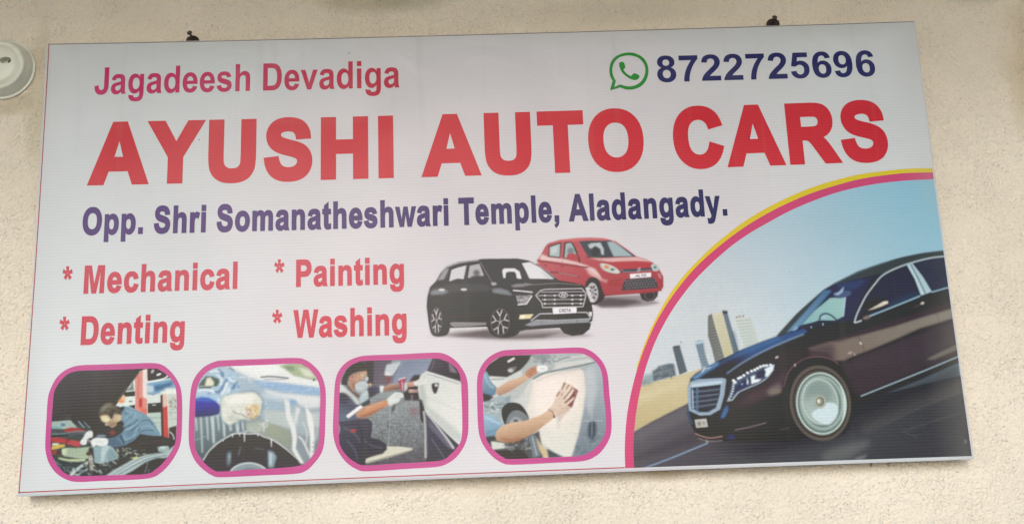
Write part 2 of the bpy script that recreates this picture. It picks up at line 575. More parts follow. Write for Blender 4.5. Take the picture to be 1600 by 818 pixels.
# ------------------------------------------------------------------ letter shapes: bold grotesque, drawn as quadratic outlines
GL = {
'A': (1479, "M1471 0H1149L1021 333H435L314 0H0L571 1466H884ZM926 580L724 1124L526 580Z"),
'C': (1479, "M1087 539L1374 448Q1308 208 1154.5 91.5Q1001 -25 765 -25Q473 -25 285 174.5Q97 374 97 720Q97 1086 286 1288.5Q475 1491 783 1491Q1052 1491 1220 1332Q1320 1238 1370 1062L1077 992Q1051 1106 968.5 1172Q886 1238 768 1238Q605 1238 503.5 1121Q402 1004 402 742Q402 464 502 346Q602 228 762 228Q880 228 965 303Q1050 378 1087 539Z"),
'D': (1479, "M148 1466H689Q872 1466 968 1438Q1097 1400 1189 1303Q1281 1206 1329 1065.5Q1377 925 1377 719Q1377 538 1332 407Q1277 247 1175 148Q1098 73 967 31Q869 0 705 0H148ZM444 1218V247H665Q789 247 844 261Q916 279 963.5 322Q1011 365 1041 463.5Q1071 562 1071 732Q1071 902 1041 993Q1011 1084 957 1135Q903 1186 820 1204Q758 1218 577 1218Z"),
'E': (1366, "M149 0V1466H1236V1218H445V893H1181V646H445V247H1264V0Z"),
'H': (1479, "M150 0V1466H446V889H1026V1466H1322V0H1026V641H446V0Z"),
'I': (569, "M140 0V1466H436V0Z"),
'J': (1139, "M748 1466H1043V538Q1043 356 1011 258Q968 130 855 52.5Q742 -25 557 -25Q340 -25 223 96.5Q106 218 105 453L384 485Q389 359 421 307Q469 228 567 228Q666 228 707 284.5Q748 341 748 519Z"),
'L': (1251, "M157 0V1454H453V247H1189V0Z"),
'M': (1706, "M145 0V1466H588L854 466L1117 1466H1561V0H1286V1154L995 0H710L420 1154V0Z"),
'O': (1593, "M89 724Q89 948 156 1100Q206 1212 292.5 1301Q379 1390 482 1433Q619 1491 798 1491Q1122 1491 1316.5 1290Q1511 1089 1511 731Q1511 376 1318 175.5Q1125 -25 802 -25Q475 -25 282 174.5Q89 374 89 724ZM394 734Q394 485 509 356.5Q624 228 801 228Q978 228 1091.5 355.5Q1205 483 1205 738Q1205 990 1094.5 1114Q984 1238 801 1238Q618 1238 506 1112.5Q394 987 394 734Z"),
'P': (1366, "M149 0V1466H624Q894 1466 976 1444Q1102 1411 1187 1300.5Q1272 1190 1272 1015Q1272 880 1223 788Q1174 696 1098.5 643.5Q1023 591 945 574Q839 553 638 553H445V0ZM445 1218V802H607Q782 802 841 825Q900 848 933.5 897Q967 946 967 1011Q967 1091 920 1143Q873 1195 801 1208Q748 1218 588 1218Z"),
'R': (1479, "M150 0V1466H773Q1008 1466 1114.5 1426.5Q1221 1387 1285 1286Q1349 1185 1349 1055Q1349 890 1252 782.5Q1155 675 962 647Q1058 591 1120.5 524Q1183 457 1289 286L1468 0H1114L900 319Q786 490 744 534.5Q702 579 655 595.5Q608 612 506 612H446V0ZM446 846H665Q878 846 931 864Q984 882 1014 926Q1044 970 1044 1036Q1044 1110 1004.5 1155.5Q965 1201 893 1213Q857 1218 677 1218H446Z"),
'S': (1366, "M74 477L362 505Q388 360 467.5 292Q547 224 682 224Q825 224 897.5 284.5Q970 345 970 426Q970 478 939.5 514.5Q909 551 833 578Q781 596 596 642Q358 701 262 787Q127 908 127 1082Q127 1194 190.5 1291.5Q254 1389 373.5 1440Q493 1491 662 1491Q938 1491 1077.5 1370Q1217 1249 1224 1047L928 1034Q909 1147 846.5 1196.5Q784 1246 659 1246Q530 1246 457 1193Q410 1159 410 1102Q410 1050 454 1013Q510 966 726 915Q942 864 1045.5 809.5Q1149 755 1207.5 660.5Q1266 566 1266 427Q1266 301 1196 191Q1126 81 998 27.5Q870 -26 679 -26Q401 -26 252 102.5Q103 231 74 477Z"),
'T': (1251, "M479 0V1218H44V1466H1209V1218H775V0Z"),
'U': (1479, "M147 1466H443V672Q443 483 454 427Q473 337 544.5 282.5Q616 228 740 228Q866 228 930 279.5Q994 331 1007 406Q1020 481 1020 655V1466H1316V696Q1316 432 1292 323Q1268 214 1203.5 139Q1139 64 1031 19.5Q923 -25 749 -25Q539 -25 430.5 23.5Q322 72 259 149.5Q196 227 176 312Q147 438 147 684Z"),
'W': (1933, "M365 0L15 1466H318L539 459L807 1466H1159L1416 442L1641 1466H1939L1583 0H1269L977 1096L686 0Z"),
'Y': (1366, "M525 0V617L-12 1466H335L680 886L1018 1466H1359L820 615V0Z"),
'a': (1139, "M357 738L102 784Q145 938 250 1012Q355 1086 562 1086Q750 1086 842 1041.5Q934 997 971.5 928.5Q1009 860 1009 677L1006 349Q1006 209 1019.5 142.5Q1033 76 1070 0H792Q781 28 765 83Q758 108 755 116Q683 46 601 11Q519 -24 426 -24Q262 -24 167.5 65Q73 154 73 290Q73 380 116 450.5Q159 521 236.5 558.5Q314 596 460 624Q657 661 733 693V721Q733 802 693 836.5Q653 871 542 871Q467 871 425 841.5Q383 812 357 738ZM733 510Q679 492 562 467Q445 442 409 418Q354 379 354 319Q354 260 398 217Q442 174 510 174Q586 174 655 224Q706 262 722 317Q733 353 733 454Z"),
'c': (1139, "M1075 748L798 698Q784 781 734.5 823Q685 865 606 865Q501 865 438.5 792.5Q376 720 376 550Q376 361 439.5 283Q503 205 610 205Q690 205 741 250.5Q792 296 813 407L1089 360Q1046 170 924 73Q802 -24 597 -24Q364 -24 225.5 123Q87 270 87 530Q87 793 226 939.5Q365 1086 602 1086Q796 1086 910.5 1002.5Q1025 919 1075 748Z"),
'd': (1251, "M1121 0H860V156Q795 65 706.5 20.5Q618 -24 528 -24Q345 -24 214.5 123.5Q84 271 84 535Q84 805 211 945.5Q338 1086 532 1086Q710 1086 840 938V1466H1121ZM371 554Q371 384 418 308Q486 198 608 198Q705 198 773 280.5Q841 363 841 527Q841 710 775 790.5Q709 871 606 871Q506 871 438.5 791.5Q371 712 371 554Z"),
'e': (1139, "M762 338L1042 291Q988 137 871.5 56.5Q755 -24 580 -24Q303 -24 170 157Q65 302 65 523Q65 787 203 936.5Q341 1086 552 1086Q789 1086 926 929.5Q1063 773 1057 450H353Q356 325 421 255.5Q486 186 583 186Q649 186 694 222Q739 258 762 338ZM778 622Q775 744 715 807.5Q655 871 569 871Q477 871 417 804Q357 737 358 622Z"),
'g': (1251, "M121 -70L442 -109Q450 -165 479 -186Q519 -216 605 -216Q715 -216 770 -183Q807 -161 826 -112Q839 -77 839 17V172Q713 0 521 0Q307 0 182 181Q84 324 84 537Q84 804 212.5 945Q341 1086 532 1086Q729 1086 857 913V1062H1120V109Q1120 -79 1089 -172Q1058 -265 1002 -318Q946 -371 852.5 -401Q759 -431 616 -431Q346 -431 233 -338.5Q120 -246 120 -104Q120 -90 121 -70ZM372 553Q372 384 437.5 305.5Q503 227 599 227Q702 227 773 307.5Q844 388 844 546Q844 711 776 791Q708 871 604 871Q503 871 437.5 792.5Q372 714 372 553Z"),
'h': (1251, "M427 1466V927Q563 1086 752 1086Q849 1086 927 1050Q1005 1014 1044.5 958Q1084 902 1098.5 834Q1113 766 1113 623V0H832V561Q832 728 816 773Q800 818 759.5 844.5Q719 871 658 871Q588 871 533 837Q478 803 452.5 734.5Q427 666 427 532V0H146V1466Z"),
'i': (569, "M147 1206V1466H428V1206ZM147 0V1062H428V0Z"),
'l': (569, "M147 0V1466H428V0Z"),
'm': (1821, "M126 1062H385V917Q524 1086 716 1086Q818 1086 893 1044Q968 1002 1016 917Q1086 1002 1167 1044Q1248 1086 1340 1086Q1457 1086 1538 1038.5Q1619 991 1659 899Q1688 831 1688 679V0H1407V607Q1407 765 1378 811Q1339 871 1258 871Q1199 871 1147 835Q1095 799 1072 729.5Q1049 660 1049 510V0H768V582Q768 737 753 782Q738 827 706.5 849Q675 871 621 871Q556 871 504 836Q452 801 429.5 735Q407 669 407 516V0H126Z"),
'n': (1251, "M1113 0H832V542Q832 714 814 764.5Q796 815 755.5 843Q715 871 658 871Q585 871 527 831Q469 791 447.5 725Q426 659 426 481V0H145V1062H406V906Q545 1086 756 1086Q849 1086 926 1052.5Q1003 1019 1042.5 967Q1082 915 1097.5 849Q1113 783 1113 660Z"),
'o': (1251, "M82 546Q82 686 151 817Q220 948 346.5 1017Q473 1086 629 1086Q870 1086 1024 929.5Q1178 773 1178 534Q1178 293 1022.5 134.5Q867 -24 631 -24Q485 -24 352.5 42Q220 108 151 235.5Q82 363 82 546ZM370 531Q370 373 445 289Q520 205 630 205Q740 205 814.5 289Q889 373 889 533Q889 689 814.5 773Q740 857 630 857Q520 857 445 773Q370 689 370 531Z"),
'p': (1251, "M139 1062H401V906Q452 986 539 1036Q626 1086 732 1086Q917 1086 1046 941Q1175 796 1175 537Q1175 271 1045 123.5Q915 -24 730 -24Q642 -24 570.5 11Q499 46 420 131V-404H139ZM417 549Q417 370 488 284.5Q559 199 661 199Q759 199 824 277.5Q889 356 889 535Q889 702 822 783Q755 864 656 864Q553 864 485 784.5Q417 705 417 549Z"),
'r': (797, "M416 0H135V1062H396V911Q463 1018 516.5 1052Q570 1086 638 1086Q734 1086 823 1033L736 788Q665 834 604 834Q545 834 504 801.5Q463 769 439.5 684Q416 599 416 328Z"),
's': (1139, "M48 303L330 346Q348 264 403 221.5Q458 179 557 179Q666 179 721 219Q758 247 758 294Q758 326 738 347Q717 367 644 384Q304 459 213 521Q87 607 87 760Q87 898 196 992Q305 1086 534 1086Q752 1086 858 1015Q964 944 1004 805L739 756Q722 818 674.5 851Q627 884 539 884Q428 884 380 853Q348 831 348 796Q348 766 376 745Q414 717 638.5 666Q863 615 952 541Q1040 466 1040 332Q1040 186 918 81Q796 -24 557 -24Q340 -24 213.5 64Q87 152 48 303Z"),
't': (682, "M634 1062V838H442V410Q442 280 447.5 258.5Q453 237 472.5 223Q492 209 520 209Q559 209 633 236L657 18Q559 -24 435 -24Q359 -24 298 1.5Q237 27 208.5 67.5Q180 108 169 177Q160 226 160 375V838H31V1062H160V1273L442 1437V1062Z"),
'v': (1139, "M429 0L1 1062H296L496 520L554 339Q577 408 583 430Q597 475 613 520L815 1062H1104L682 0Z"),
'w': (1593, "M345 0L9 1062H282L481 366L664 1062H935L1112 366L1315 1062H1592L1251 0H981L798 683L618 0Z"),
'y': (1139, "M14 1062H313L567 308L815 1062H1106L731 40L664 -145Q627 -238 593.5 -287Q560 -336 516.5 -366.5Q473 -397 409.5 -414Q346 -431 266 -431Q185 -431 107 -414L82 -194Q148 -207 201 -207Q299 -207 346 -149.5Q393 -92 418 -3Z"),
'2': (1139, "M1035 261V0H50Q66 148 146 280.5Q226 413 462 632Q652 809 695 872Q753 959 753 1044Q753 1138 702.5 1188.5Q652 1239 563 1239Q475 1239 423 1186Q371 1133 363 1010L83 1038Q108 1270 240 1371Q372 1472 570 1472Q787 1472 911 1355Q1035 1238 1035 1064Q1035 965 999.5 875.5Q964 786 887 688Q836 623 703 501Q570 379 534.5 339Q499 299 477 261Z"),
'5': (1139, "M91 377L370 406Q382 311 441 255.5Q500 200 577 200Q665 200 726 271.5Q787 343 787 487Q787 622 726.5 689.5Q666 757 569 757Q448 757 352 650L125 683L268 1440H1005V1179H479L435 933Q528 979 625 979Q810 979 938.5 844.5Q1067 710 1067 495Q1067 316 963 175Q822 -25 571 -25Q371 -25 245 82.5Q119 190 91 377Z"),
'6': (1139, "M1043 1107L771 1077Q761 1161 719 1201Q677 1241 610 1241Q521 1241 459.5 1161Q398 1081 382 828Q487 952 643 952Q819 952 944.5 818Q1070 684 1070 472Q1070 247 938 111Q806 -25 599 -25Q377 -25 234 147.5Q91 320 91 713Q91 1116 240 1294Q389 1472 627 1472Q794 1472 903.5 1378.5Q1013 1285 1043 1107ZM406 494Q406 357 469 282.5Q532 208 613 208Q691 208 743 269Q795 330 795 469Q795 612 739 678.5Q683 745 599 745Q518 745 462 681.5Q406 618 406 494Z"),
'7': (1139, "M86 1179V1440H1048V1236Q929 1119 806 900Q683 681 618.5 434.5Q554 188 555 -6H284Q291 298 409.5 614Q528 930 726 1179Z"),
'8': (1139, "M327 789Q218 835 168.5 915.5Q119 996 119 1092Q119 1256 233.5 1363Q348 1470 559 1470Q768 1470 883.5 1363Q999 1256 999 1092Q999 990 946 910.5Q893 831 797 789Q919 740 982.5 646Q1046 552 1046 429Q1046 226 916.5 99Q787 -28 572 -28Q372 -28 239 77Q82 201 82 417Q82 536 141 635.5Q200 735 327 789ZM385 1071Q385 987 432.5 940Q480 893 559 893Q639 893 687 940.5Q735 988 735 1072Q735 1151 687.5 1198.5Q640 1246 562 1246Q481 1246 433 1198Q385 1150 385 1071ZM359 447Q359 330 419 264.5Q479 199 568 199Q655 199 712 261.5Q769 324 769 442Q769 545 711 607.5Q653 670 564 670Q461 670 410 599Q359 528 359 447Z"),
'.': (569, "M147 0V281H428V0Z"),
',': (569, "M136 281H417V80Q417 -42 396 -112Q375 -182 316.5 -237.5Q258 -293 168 -325L113 -209Q198 -181 234 -132Q270 -83 272 0H136Z"),
' ': (569, ""),
}
# 9 is the 6 turned by half a turn
import re


def parse(path):
    toks = re.findall(r'[MLHVQZ]|-?\d+\.?\d*', path)
    i = 0
    cont = []
    cur = None
    p = (0, 0)
    while i < len(toks):
        c = toks[i]
        if c in 'MLHVQZ':
            cmd = c
            i += 1
        if cmd == 'Z':
            cont.append(cur)
            continue
        g = lambda n: [float(t) for t in toks[i:i + n]]
        if cmd == 'M':
            x, y = g(2); i += 2
            cur = [(x, y)]; p = (x, y); cmd = 'L'
        elif cmd == 'L':
            x, y = g(2); i += 2
            cur.append((x, y)); p = (x, y)
        elif cmd == 'H':
            x, = g(1); i += 1
            p = (x, p[1]); cur.append(p)
        elif cmd == 'V':
            y, = g(1); i += 1
            p = (p[0], y); cur.append(p)
        elif cmd == 'Q':
            a, b, x, y = g(4); i += 4
            for k in range(1, 6):
                t = k / 5
                cur.append(((1 - t) ** 2 * p[0] + 2 * t * (1 - t) * a + t * t * x,
                            (1 - t) ** 2 * p[1] + 2 * t * (1 - t) * b + t * t * y))
            p = (x, y)
    out = []
    for c in cont:
        d = [c[0]]
        for q in c[1:]:
            if abs(q[0] - d[-1][0]) + abs(q[1] - d[-1][1]) > 0.5:
                d.append(q)
        if abs(d[0][0] - d[-1][0]) + abs(d[0][1] - d[-1][1]) < 0.5:
            d.pop()
        out.append(d)
    return out


def area(p):
    p = np.asarray(p)
    x, y = p[:, 0], p[:, 1]
    return 0.5 * np.sum(x * np.roll(y, -1) - np.roll(x, -1) * y)


def embolden(conts, d):
    """push each contour outwards (holes inwards) by d with mitred corners"""
    if d == 0: return conts
    big = max(conts, key=lambda c: abs(area(c)))
    s = -1 if area(big) > 0 else 1            # outward side
    out = []
    for c in conts:
        N = len(c)
        r = []
        for i in range(N):
            a, b, e = np.array(c[i - 1]), np.array(c[i]), np.array(c[(i + 1) % N])
            t1 = (b - a) / np.linalg.norm(b - a)
            t2 = (e - b) / np.linalg.norm(e - b)
            n1 = np.array([-t1[1], t1[0]]) * s
            n2 = np.array([-t2[1], t2[0]]) * s
            m = n1 + n2
            L = np.dot(m, m)
            k = 2 / L if L > 1e-6 else 1
            k = min(k, 2.2)
            r.append(tuple(b + m * d * k))
        out.append(r)
    return out


GP = {k: (v[0], parse(v[1])) for k, v in GL.items()}
GP['9'] = (1139, [[(1133 - x, 1447 - y) for x, y in c] for c in GP['6'][1]])
GP['o'] = (1251, GP['o'][1])
ast = []
for a in range(5):                            # asterisk: five wedges
    th = R(90 + 72 * a)
    ca, sa = math.cos(th), math.sin(th)
    ast.append([(cx_ * ca - cy_ * sa, cx_ * sa + cy_ * ca) for cx_, cy_ in ((20, -70), (330, -105), (330, 105), (20, 70))])


def layout(text, d=0, track=0):
    x = 0
    conts = []
    for ch in text:
        adv, cs = GP[ch]
        if cs:
            conts += [[(px + x, py) for px, py in c] for c in embolden(cs, d)]
        x += adv + track
    return conts


def place_text(text, bl, br, ytl, ytr, d=0, cap=1466, sag=0, slant=0):
    """fit a line of text between two baseline pixels; uprights follow the board's uprights"""
    conts = layout(text, d, track=1.6 * d)
    xs = [q[0] for c in conts for q in c]
    x0, x1 = min(xs), max(xs)

    def up(b, yt):
        u = hmap(P2U, [b])[0]
        lo, hi = 0.0, 0.3
        for _ in range(40):
            m = (lo + hi) / 2
            if hmap(U2P, [(u[0], u[1] + m)])[0][1] > yt: lo = m
            else: hi = m
        return tuple(hmap(U2P, [(u[0], u[1] + lo)])[0])
    tl, tr = up(bl, ytl), up(br, ytr)
    H = homo([(x0, -d), (x1, -d), (x1, cap + d), (x0, cap + d)], [bl, br, tr, tl])
    out = []
    for c in conts:
        p = hmap(H, c)
        t = (np.array([q[0] for q in c]) - x0) / (x1 - x0)
        p[:, 1] += sag * 4 * t * (1 - t)
        out.append(p)
    return out


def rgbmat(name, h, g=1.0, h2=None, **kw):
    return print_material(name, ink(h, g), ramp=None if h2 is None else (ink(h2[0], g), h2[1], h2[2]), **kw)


M_title = rgbmat('red_title_ink', '#bc3247', 1.24)
M_mag = rgbmat('magenta_red_ink', '#b63468', 1.25, ('#b0344e', 147, 624))
M_navy = rgbmat('navy_ink', '#2b2763', 1.25)
M_purple = rgbmat('violet_blue_ink', '#5a4379', 1.0, ('#3a2f66', 350, 1137))  # violet to navy ink; the paler left end also paints in the glare
M_red2 = rgbmat('soft_red_ink', '#cb5060', 0.98)
M_green = rgbmat('green_ink', '#1f8345', 1.3)
M_pink = rgbmat('pink_border_ink', '#d25c9c', 0.82)
M_pink2 = rgbmat('rose_band_ink', '#d3557f', 0.92)
M_yel = rgbmat('yellow_band_ink', '#dcc436', 0.98)
M_line = rgbmat('red_edge_line_ink', '#b0525a', 1.0)
M_brown = rgbmat('brown_edge_grime', '#6b4f45', 1.0)

TX = [
 ("AYUSHI AUTO CARS", (135.5, 289.9), (1391, 251.6), 191.0, 156.3, dict(d=60, sag=3.0), M_title, 'large red title lettering'),
 ("Jagadeesh Devadiga", (147, 147.9), (624.3, 136.8), 106.0, 94.2, dict(d=6), M_mag, 'magenta name lettering above the title'),
 ("8722725696", (1027.7, 128.6), (1368.9, 119.0), 88.2, 79.4, dict(d=4, cap=1440), M_navy, 'navy phone number'),
 ("Opp. Shri Somanatheshwari Temple, Aladangady.", (128, 367.6), (1137, 336.8), 324.0, 294.4, dict(d=52, sag=2.3), M_purple, 'violet address lettering'),
 ("Mechanical", (130.2, 458.8), (370.8, 451.2), 414.6, 408.2, dict(d=42), M_red2, 'red lettering, first service'),
 ("Denting", (125.6, 539.0), (288, 534.3), 493.7, 489.6, dict(d=42), M_red2, 'red lettering, lower left service'),
 ("Painting", (462.4, 448.2), (631.5, 443.5), 405.4, 400.7, dict(d=42), M_red2, 'red lettering, upper right service'),
 ("Washing", (458.0, 527.8), (635.6, 523.0), 484.0, 477.6, dict(d=42), M_red2, 'red lettering, lower right service'),
]
for text, bl, br, yl, yr, kw, m, lab in TX:
    sheet('lettering', place_text(text, bl, br, yl, yr, **kw), m, 1, sign, label=lab, evenodd=False)
for (ax, ay) in ((105.8, 426.5), (101.0, 505.2), (436.6, 415.8), (433.2, 494.5)):
    sheet('asterisk', [[(ax + x * 0.0235, ay - y * 0.033) for x, y in c] for c in ast], M_red2, 1, sign, evenodd=False)

# green speech bubble with a telephone handset
zl = zc(930, 60, 8.183)
outer = smooth([(320, 628), (400, 655), (500, 650), (590, 610), (650, 540), (680, 440), (672, 350), (640, 280), (580, 225), (500, 190),
                (420, 183), (330, 200), (250, 242), (200, 310), (181, 400), (190, 480), (222, 545)], 5, False) + [(188, 668)]
inner = smooth([(318, 590), (400, 612), (480, 610), (560, 575), (615, 510), (640, 430), (632, 350), (595, 290), (540, 245), (460, 222),
                (390, 222), (310, 245), (255, 295), (224, 360), (220, 430), (235, 490), (264, 545)], 5, False) + [(245, 622)]
logo = sheet('speech_bubble_logo', [zl(outer), zl(inner)], M_green, 1, sign, label='green round speech bubble outline')
hs = smooth([(303, 335), (318, 308), (345, 302), (368, 315), (385, 362), (378, 385), (362, 402), (382, 432), (420, 465), (458, 480),
             (480, 460), (503, 447), (555, 470), (566, 490), (555, 515), (520, 534), (480, 530), (430, 510), (370, 465), (328, 412)], 4)
sheet('handset', [zl(hs)], M_green, 1, logo)


# ------------------------------------------------------------------ painter for the printed photographs
class Canvas:
    def __init__(s, x0, y0, x1, y1, k=2.5, bg='#c8ccc8'):
        s.x0, s.y0, s.x1, s.y1, s.k = x0, y0, x1, y1, k
        s.w, s.h = int((x1 - x0) * k), int((y1 - y0) * k)
        s.a = np.empty((s.h, s.w, 3))
        s.a[:] = lin(0) if bg is None else hexc(bg)
        s.z = lambda p: p
        s.sc = 1.0

    def use(s, x0, y0, sc):
        s.z = zc(x0, y0, sc)
        s.sc = s.k / sc
        return s

    def _pix(s, pts):
        return np.array([((x - s.x0) * s.k, (y - s.y0) * s.k) for x, y in s.z(pts)])

    def _mask(s, P, blur=0.0):
        pad = int(3 * blur) + 2
        a0 = max(0, int(P[:, 0].min()) - pad); a1 = min(s.w, int(P[:, 0].max()) + pad + 2)
        b0 = max(0, int(P[:, 1].min()) - pad); b1 = min(s.h, int(P[:, 1].max()) + pad + 2)
        if a1 <= a0 or b1 <= b0: return None
        w, h = (a1 - a0), (b1 - b0)
        buf = np.zeros((h * 2, w * 2 + 1), np.int32)
        Q = (P - [a0, b0]) * 2
        for i in range(len(Q)):
            (xa, ya), (xb, yb) = Q[i - 1], Q[i]
            if ya == yb: continue
            if ya > yb: xa, ya, xb, yb = xb, yb, xa, ya
            r0, r1 = max(0, int(math.ceil(ya - 0.5))), min(h * 2 - 1, int(math.ceil(yb - 0.5)) - 1)
            if r1 < r0: continue
            rows = np.arange(r0, r1 + 1)
            xs = xa + (rows + 0.5 - ya) * (xb - xa) / (yb - ya)
            cols = np.clip(np.ceil(xs - 0.5).astype(int), 0, w * 2)
            np.add.at(buf, (rows, cols), 1)
        m = (np.cumsum(buf, 1)[:, :-1] & 1).astype(float)
        m = m.reshape(h, 2, w, 2).mean((1, 3))
        if blur > 0.3: m = s._blur(m, blur)
        return a0, b0, m

    @staticmethod
    def _blur(m, r):
        n = max(1, int(round(r * 1.0)))
        for _ in range(3):
            for ax in (0, 1):
                c = np.cumsum(np.pad(m, [(n + 1, n) if i == ax else (0, 0) for i in range(m.ndim)], mode='edge'), ax)
                if ax == 0: m = (c[2 * n + 1:] - c[:-(2 * n + 1)]) / (2 * n + 1)
                else: m = (c[:, 2 * n + 1:] - c[:, :-(2 * n + 1)]) / (2 * n + 1)
        return m

    def poly(s, col, pts, blur=0, a=1.0, sm=0, g=None, cut=None):
        if sm: pts = smooth(pts, 5)
        P = s._pix(pts)
        r = s._mask(P, blur * s.sc)
        if r is None: return s
        a0, b0, m = r
        h, w = m.shape
        c = hexc(col)
        if g is not None:                      # (colour2, (x,y) start, (x,y) end)
            c2 = hexc(g[0])
            q = s._pix([g[1], g[2]])
            d = q[1] - q[0]
            yy, xx = np.mgrid[b0:b0 + h, a0:a0 + w]
            t = np.clip(((xx - q[0][0]) * d[0] + (yy - q[0][1]) * d[1]) / (d @ d), 0, 1)[..., None]
            c = c * (1 - t) + c2 * t
        m = m[..., None] * a
        v = s.a[b0:b0 + h, a0:a0 + w]
        v[:] = v * (1 - m) + c * m
        return s

    def line(s, col, wd, pts, blur=0, a=1.0, sm=0, w2=None):
        if sm: pts = smooth(pts, 5, False)
        p = np.array(pts, float)
        L = []
        Rr = []
        for i in range(len(p)):
            t = p[min(i + 1, len(p) - 1)] - p[max(i - 1, 0)]
            t = t / (np.linalg.norm(t) + 1e-9)
            n = np.array([-t[1], t[0]])
            f = i / max(1, len(p) - 1)
            ww = wd if w2 is None else wd + (w2 - wd) * f
            L.append(p[i] + n * ww / 2)
            Rr.append(p[i] - n * ww / 2)
        return s.poly(col, [tuple(q) for q in L + Rr[::-1]], blur, a)

    def ell(s, col, cx, cy, rx, ry, rot=0, blur=0, a=1.0, g=None):
        th = np.linspace(0, 2 * math.pi, 40, endpoint=False)
        c_, s_ = math.cos(R(rot)), math.sin(R(rot))
        return s.poly(col, [(cx + rx * math.cos(t) * c_ - ry * math.sin(t) * s_, cy + rx * math.cos(t) * s_ + ry * math.sin(t) * c_) for t in th],
                      blur, a, g=g)

    def ring(s, col, cx, cy, rx, ry, wd, rot=0, blur=0, a=1.0):
        th = np.linspace(0, 2 * math.pi, 41)
        c_, s_ = math.cos(R(rot)), math.sin(R(rot))
        f = lambda k: [(cx + (rx + k) * math.cos(t) * c_ - (ry + k) * math.sin(t) * s_,
                        cy + (rx + k) * math.cos(t) * s_ + (ry + k) * math.sin(t) * c_) for t in th]
        return s.poly(col, f(wd / 2) + f(-wd / 2)[::-1], blur, a)

    def clutter(s, cols, x0, y0, x1, y1, n, size, blur=0, a=0.8, seed=1, flat=1.0):
        r = random.Random(seed)
        for _ in range(n):
            cx, cy = r.uniform(x0, x1), r.uniform(y0, y1)
            th = r.uniform(0, math.pi)
            l, w_ = size * r.uniform(0.5, 1.8), size * r.uniform(0.12, 0.5)
            pts = []
            for (dx, dy) in ((-l, -w_), (l, -w_ * r.uniform(.3, 1)), (l * .8, w_), (-l * .9, w_ * r.uniform(.3, 1))):
                pts.append((cx + dx * math.cos(th) - dy * math.sin(th), cy + (dx * math.sin(th) + dy * math.cos(th)) * flat))
            s.poly(r.choice(cols), pts, blur, a * r.uniform(.5, 1))
        return s

    def grain(s, pts, amp, cell=1.0, blur=2):
        """multiplicative texture inside a region"""
        r = s._mask(s._pix(pts), blur * s.sc)
        if r is None: return s
        a0, b0, m = r
        h, w = m.shape
        cs = max(1, int(cell * s.k))
        nz = rng.normal(0, 1, (h // cs + 2, w // cs + 2))
        nz = np.kron(nz, np.ones((cs, cs)))[:h, :w]
        nz = s._blur(nz, max(1, cs * .4))
        nz /= nz.std() + 1e-6
        v = s.a[b0:b0 + h, a0:a0 + w]
        v *= np.clip(1 + amp * nz * m, 0.2, 2.0)[..., None]
        return s

    def text(s, col, txt, quad, d=0):
        c = layout(txt, d)
        xs = [q[0] for k in c for q in k]
        H = homo([(min(xs), 0), (max(xs), 0), (max(xs), 1466), (min(xs), 1466)], quad)
        m = None
        big = []
        for k in c:
            P = s._pix([tuple(q) for q in hmap(H, k)])
            big.append(P)
        allp = np.concatenate(big)
        acc = None
        lo = allp.min(0) - 4; hi = allp.max(0) + 4
        full = np.zeros((s.h, s.w))
        for P in big:
            r = s._mask(P)
            if r is None: continue
            a0, b0, mm = r
            v = full[b0:b0 + mm.shape[0], a0:a0 + mm.shape[1]]
            v[:] = np.abs(v - mm)
        s.a[:] = s.a * (1 - full[..., None]) + hexc(col) * full[..., None]
        return s

    def image(s, name, paper=False, gain=0.9, mott=((0.8, .015),), veil=0.012):
        """resample to the board plane and store as reflectance"""
        q = hmap(P2U, [(s.x0, s.y0), (s.x1, s.y0), (s.x1, s.y1), (s.x0, s.y1)])
        a, b = q.min(0)
        c, d = q.max(0)
        ppm = 1750
        W, Hh = int((c - a) * ppm), int((d - b) * ppm)
        uu, vv_ = np.meshgrid(a + (np.arange(W) + .5) / W * (c - a), b + (np.arange(Hh) + .5) / Hh * (d - b))
        p = hmap(U2P, np.c_[uu.ravel(), vv_.ravel()])
        fx = np.clip((p[:, 0] - s.x0) * s.k - .5, 0, s.w - 1.001)
        fy = np.clip((p[:, 1] - s.y0) * s.k - .5, 0, s.h - 1.001)
        ix, iy = fx.astype(int), fy.astype(int)
        tx, ty = (fx - ix)[:, None], (fy - iy)[:, None]
        A = s._blur(s.a, 1)
        for cell, amp in mott:
            cs = max(1, int(cell * s.k))
            nz = rng.normal(0, 1, (s.h // cs + 3, s.w // cs + 3, 3))
            nz = nz * .15 + nz.mean(2, keepdims=True) * 1.5
            nz = np.kron(nz, np.ones((cs, cs, 1)))[:s.h, :s.w]
            nz = s._blur(nz, max(1, cs * .45))
            nz /= nz.std() + 1e-6
            if not paper: A = A * np.clip(1 + amp * nz, .3, 2) + .0015 * nz * (amp / .05)
            else: A = A * np.clip(1 + amp * .35 * nz, .3, 2)
        v = (A[iy, ix] * (1 - tx) + A[iy, np.minimum(ix + 1, s.w - 1)] * tx) * (1 - ty) + \
            (A[np.minimum(iy + 1, s.h - 1), ix] * (1 - tx) + A[np.minimum(iy + 1, s.h - 1), np.minimum(ix + 1, s.w - 1)] * tx) * ty
        v = np.clip((v - SHEEN - veil) * gain, 0.006, 0.88)
        v = v * 0.9 + v.mean(1, keepdims=True) * 0.1
        if paper:                              # the untouched ground of the canvas is bare vinyl
            bgv = np.clip((hexc(paper) - SHEEN) * gain, 0.008, 0.88)
            v = v * (np.array(PAPER) / bgv)
            v = np.clip(v, 0.008, 0.9)
        out = np.ones((Hh * W, 4), np.float32)
        out[:, :3] = v
        im = bpy.data.images.new(name, W, Hh, float_buffer=True, is_data=True)
        im.pixels.foreach_set(out.ravel())
        im.pack()
        return im, (a, b, c, d)


PI = []


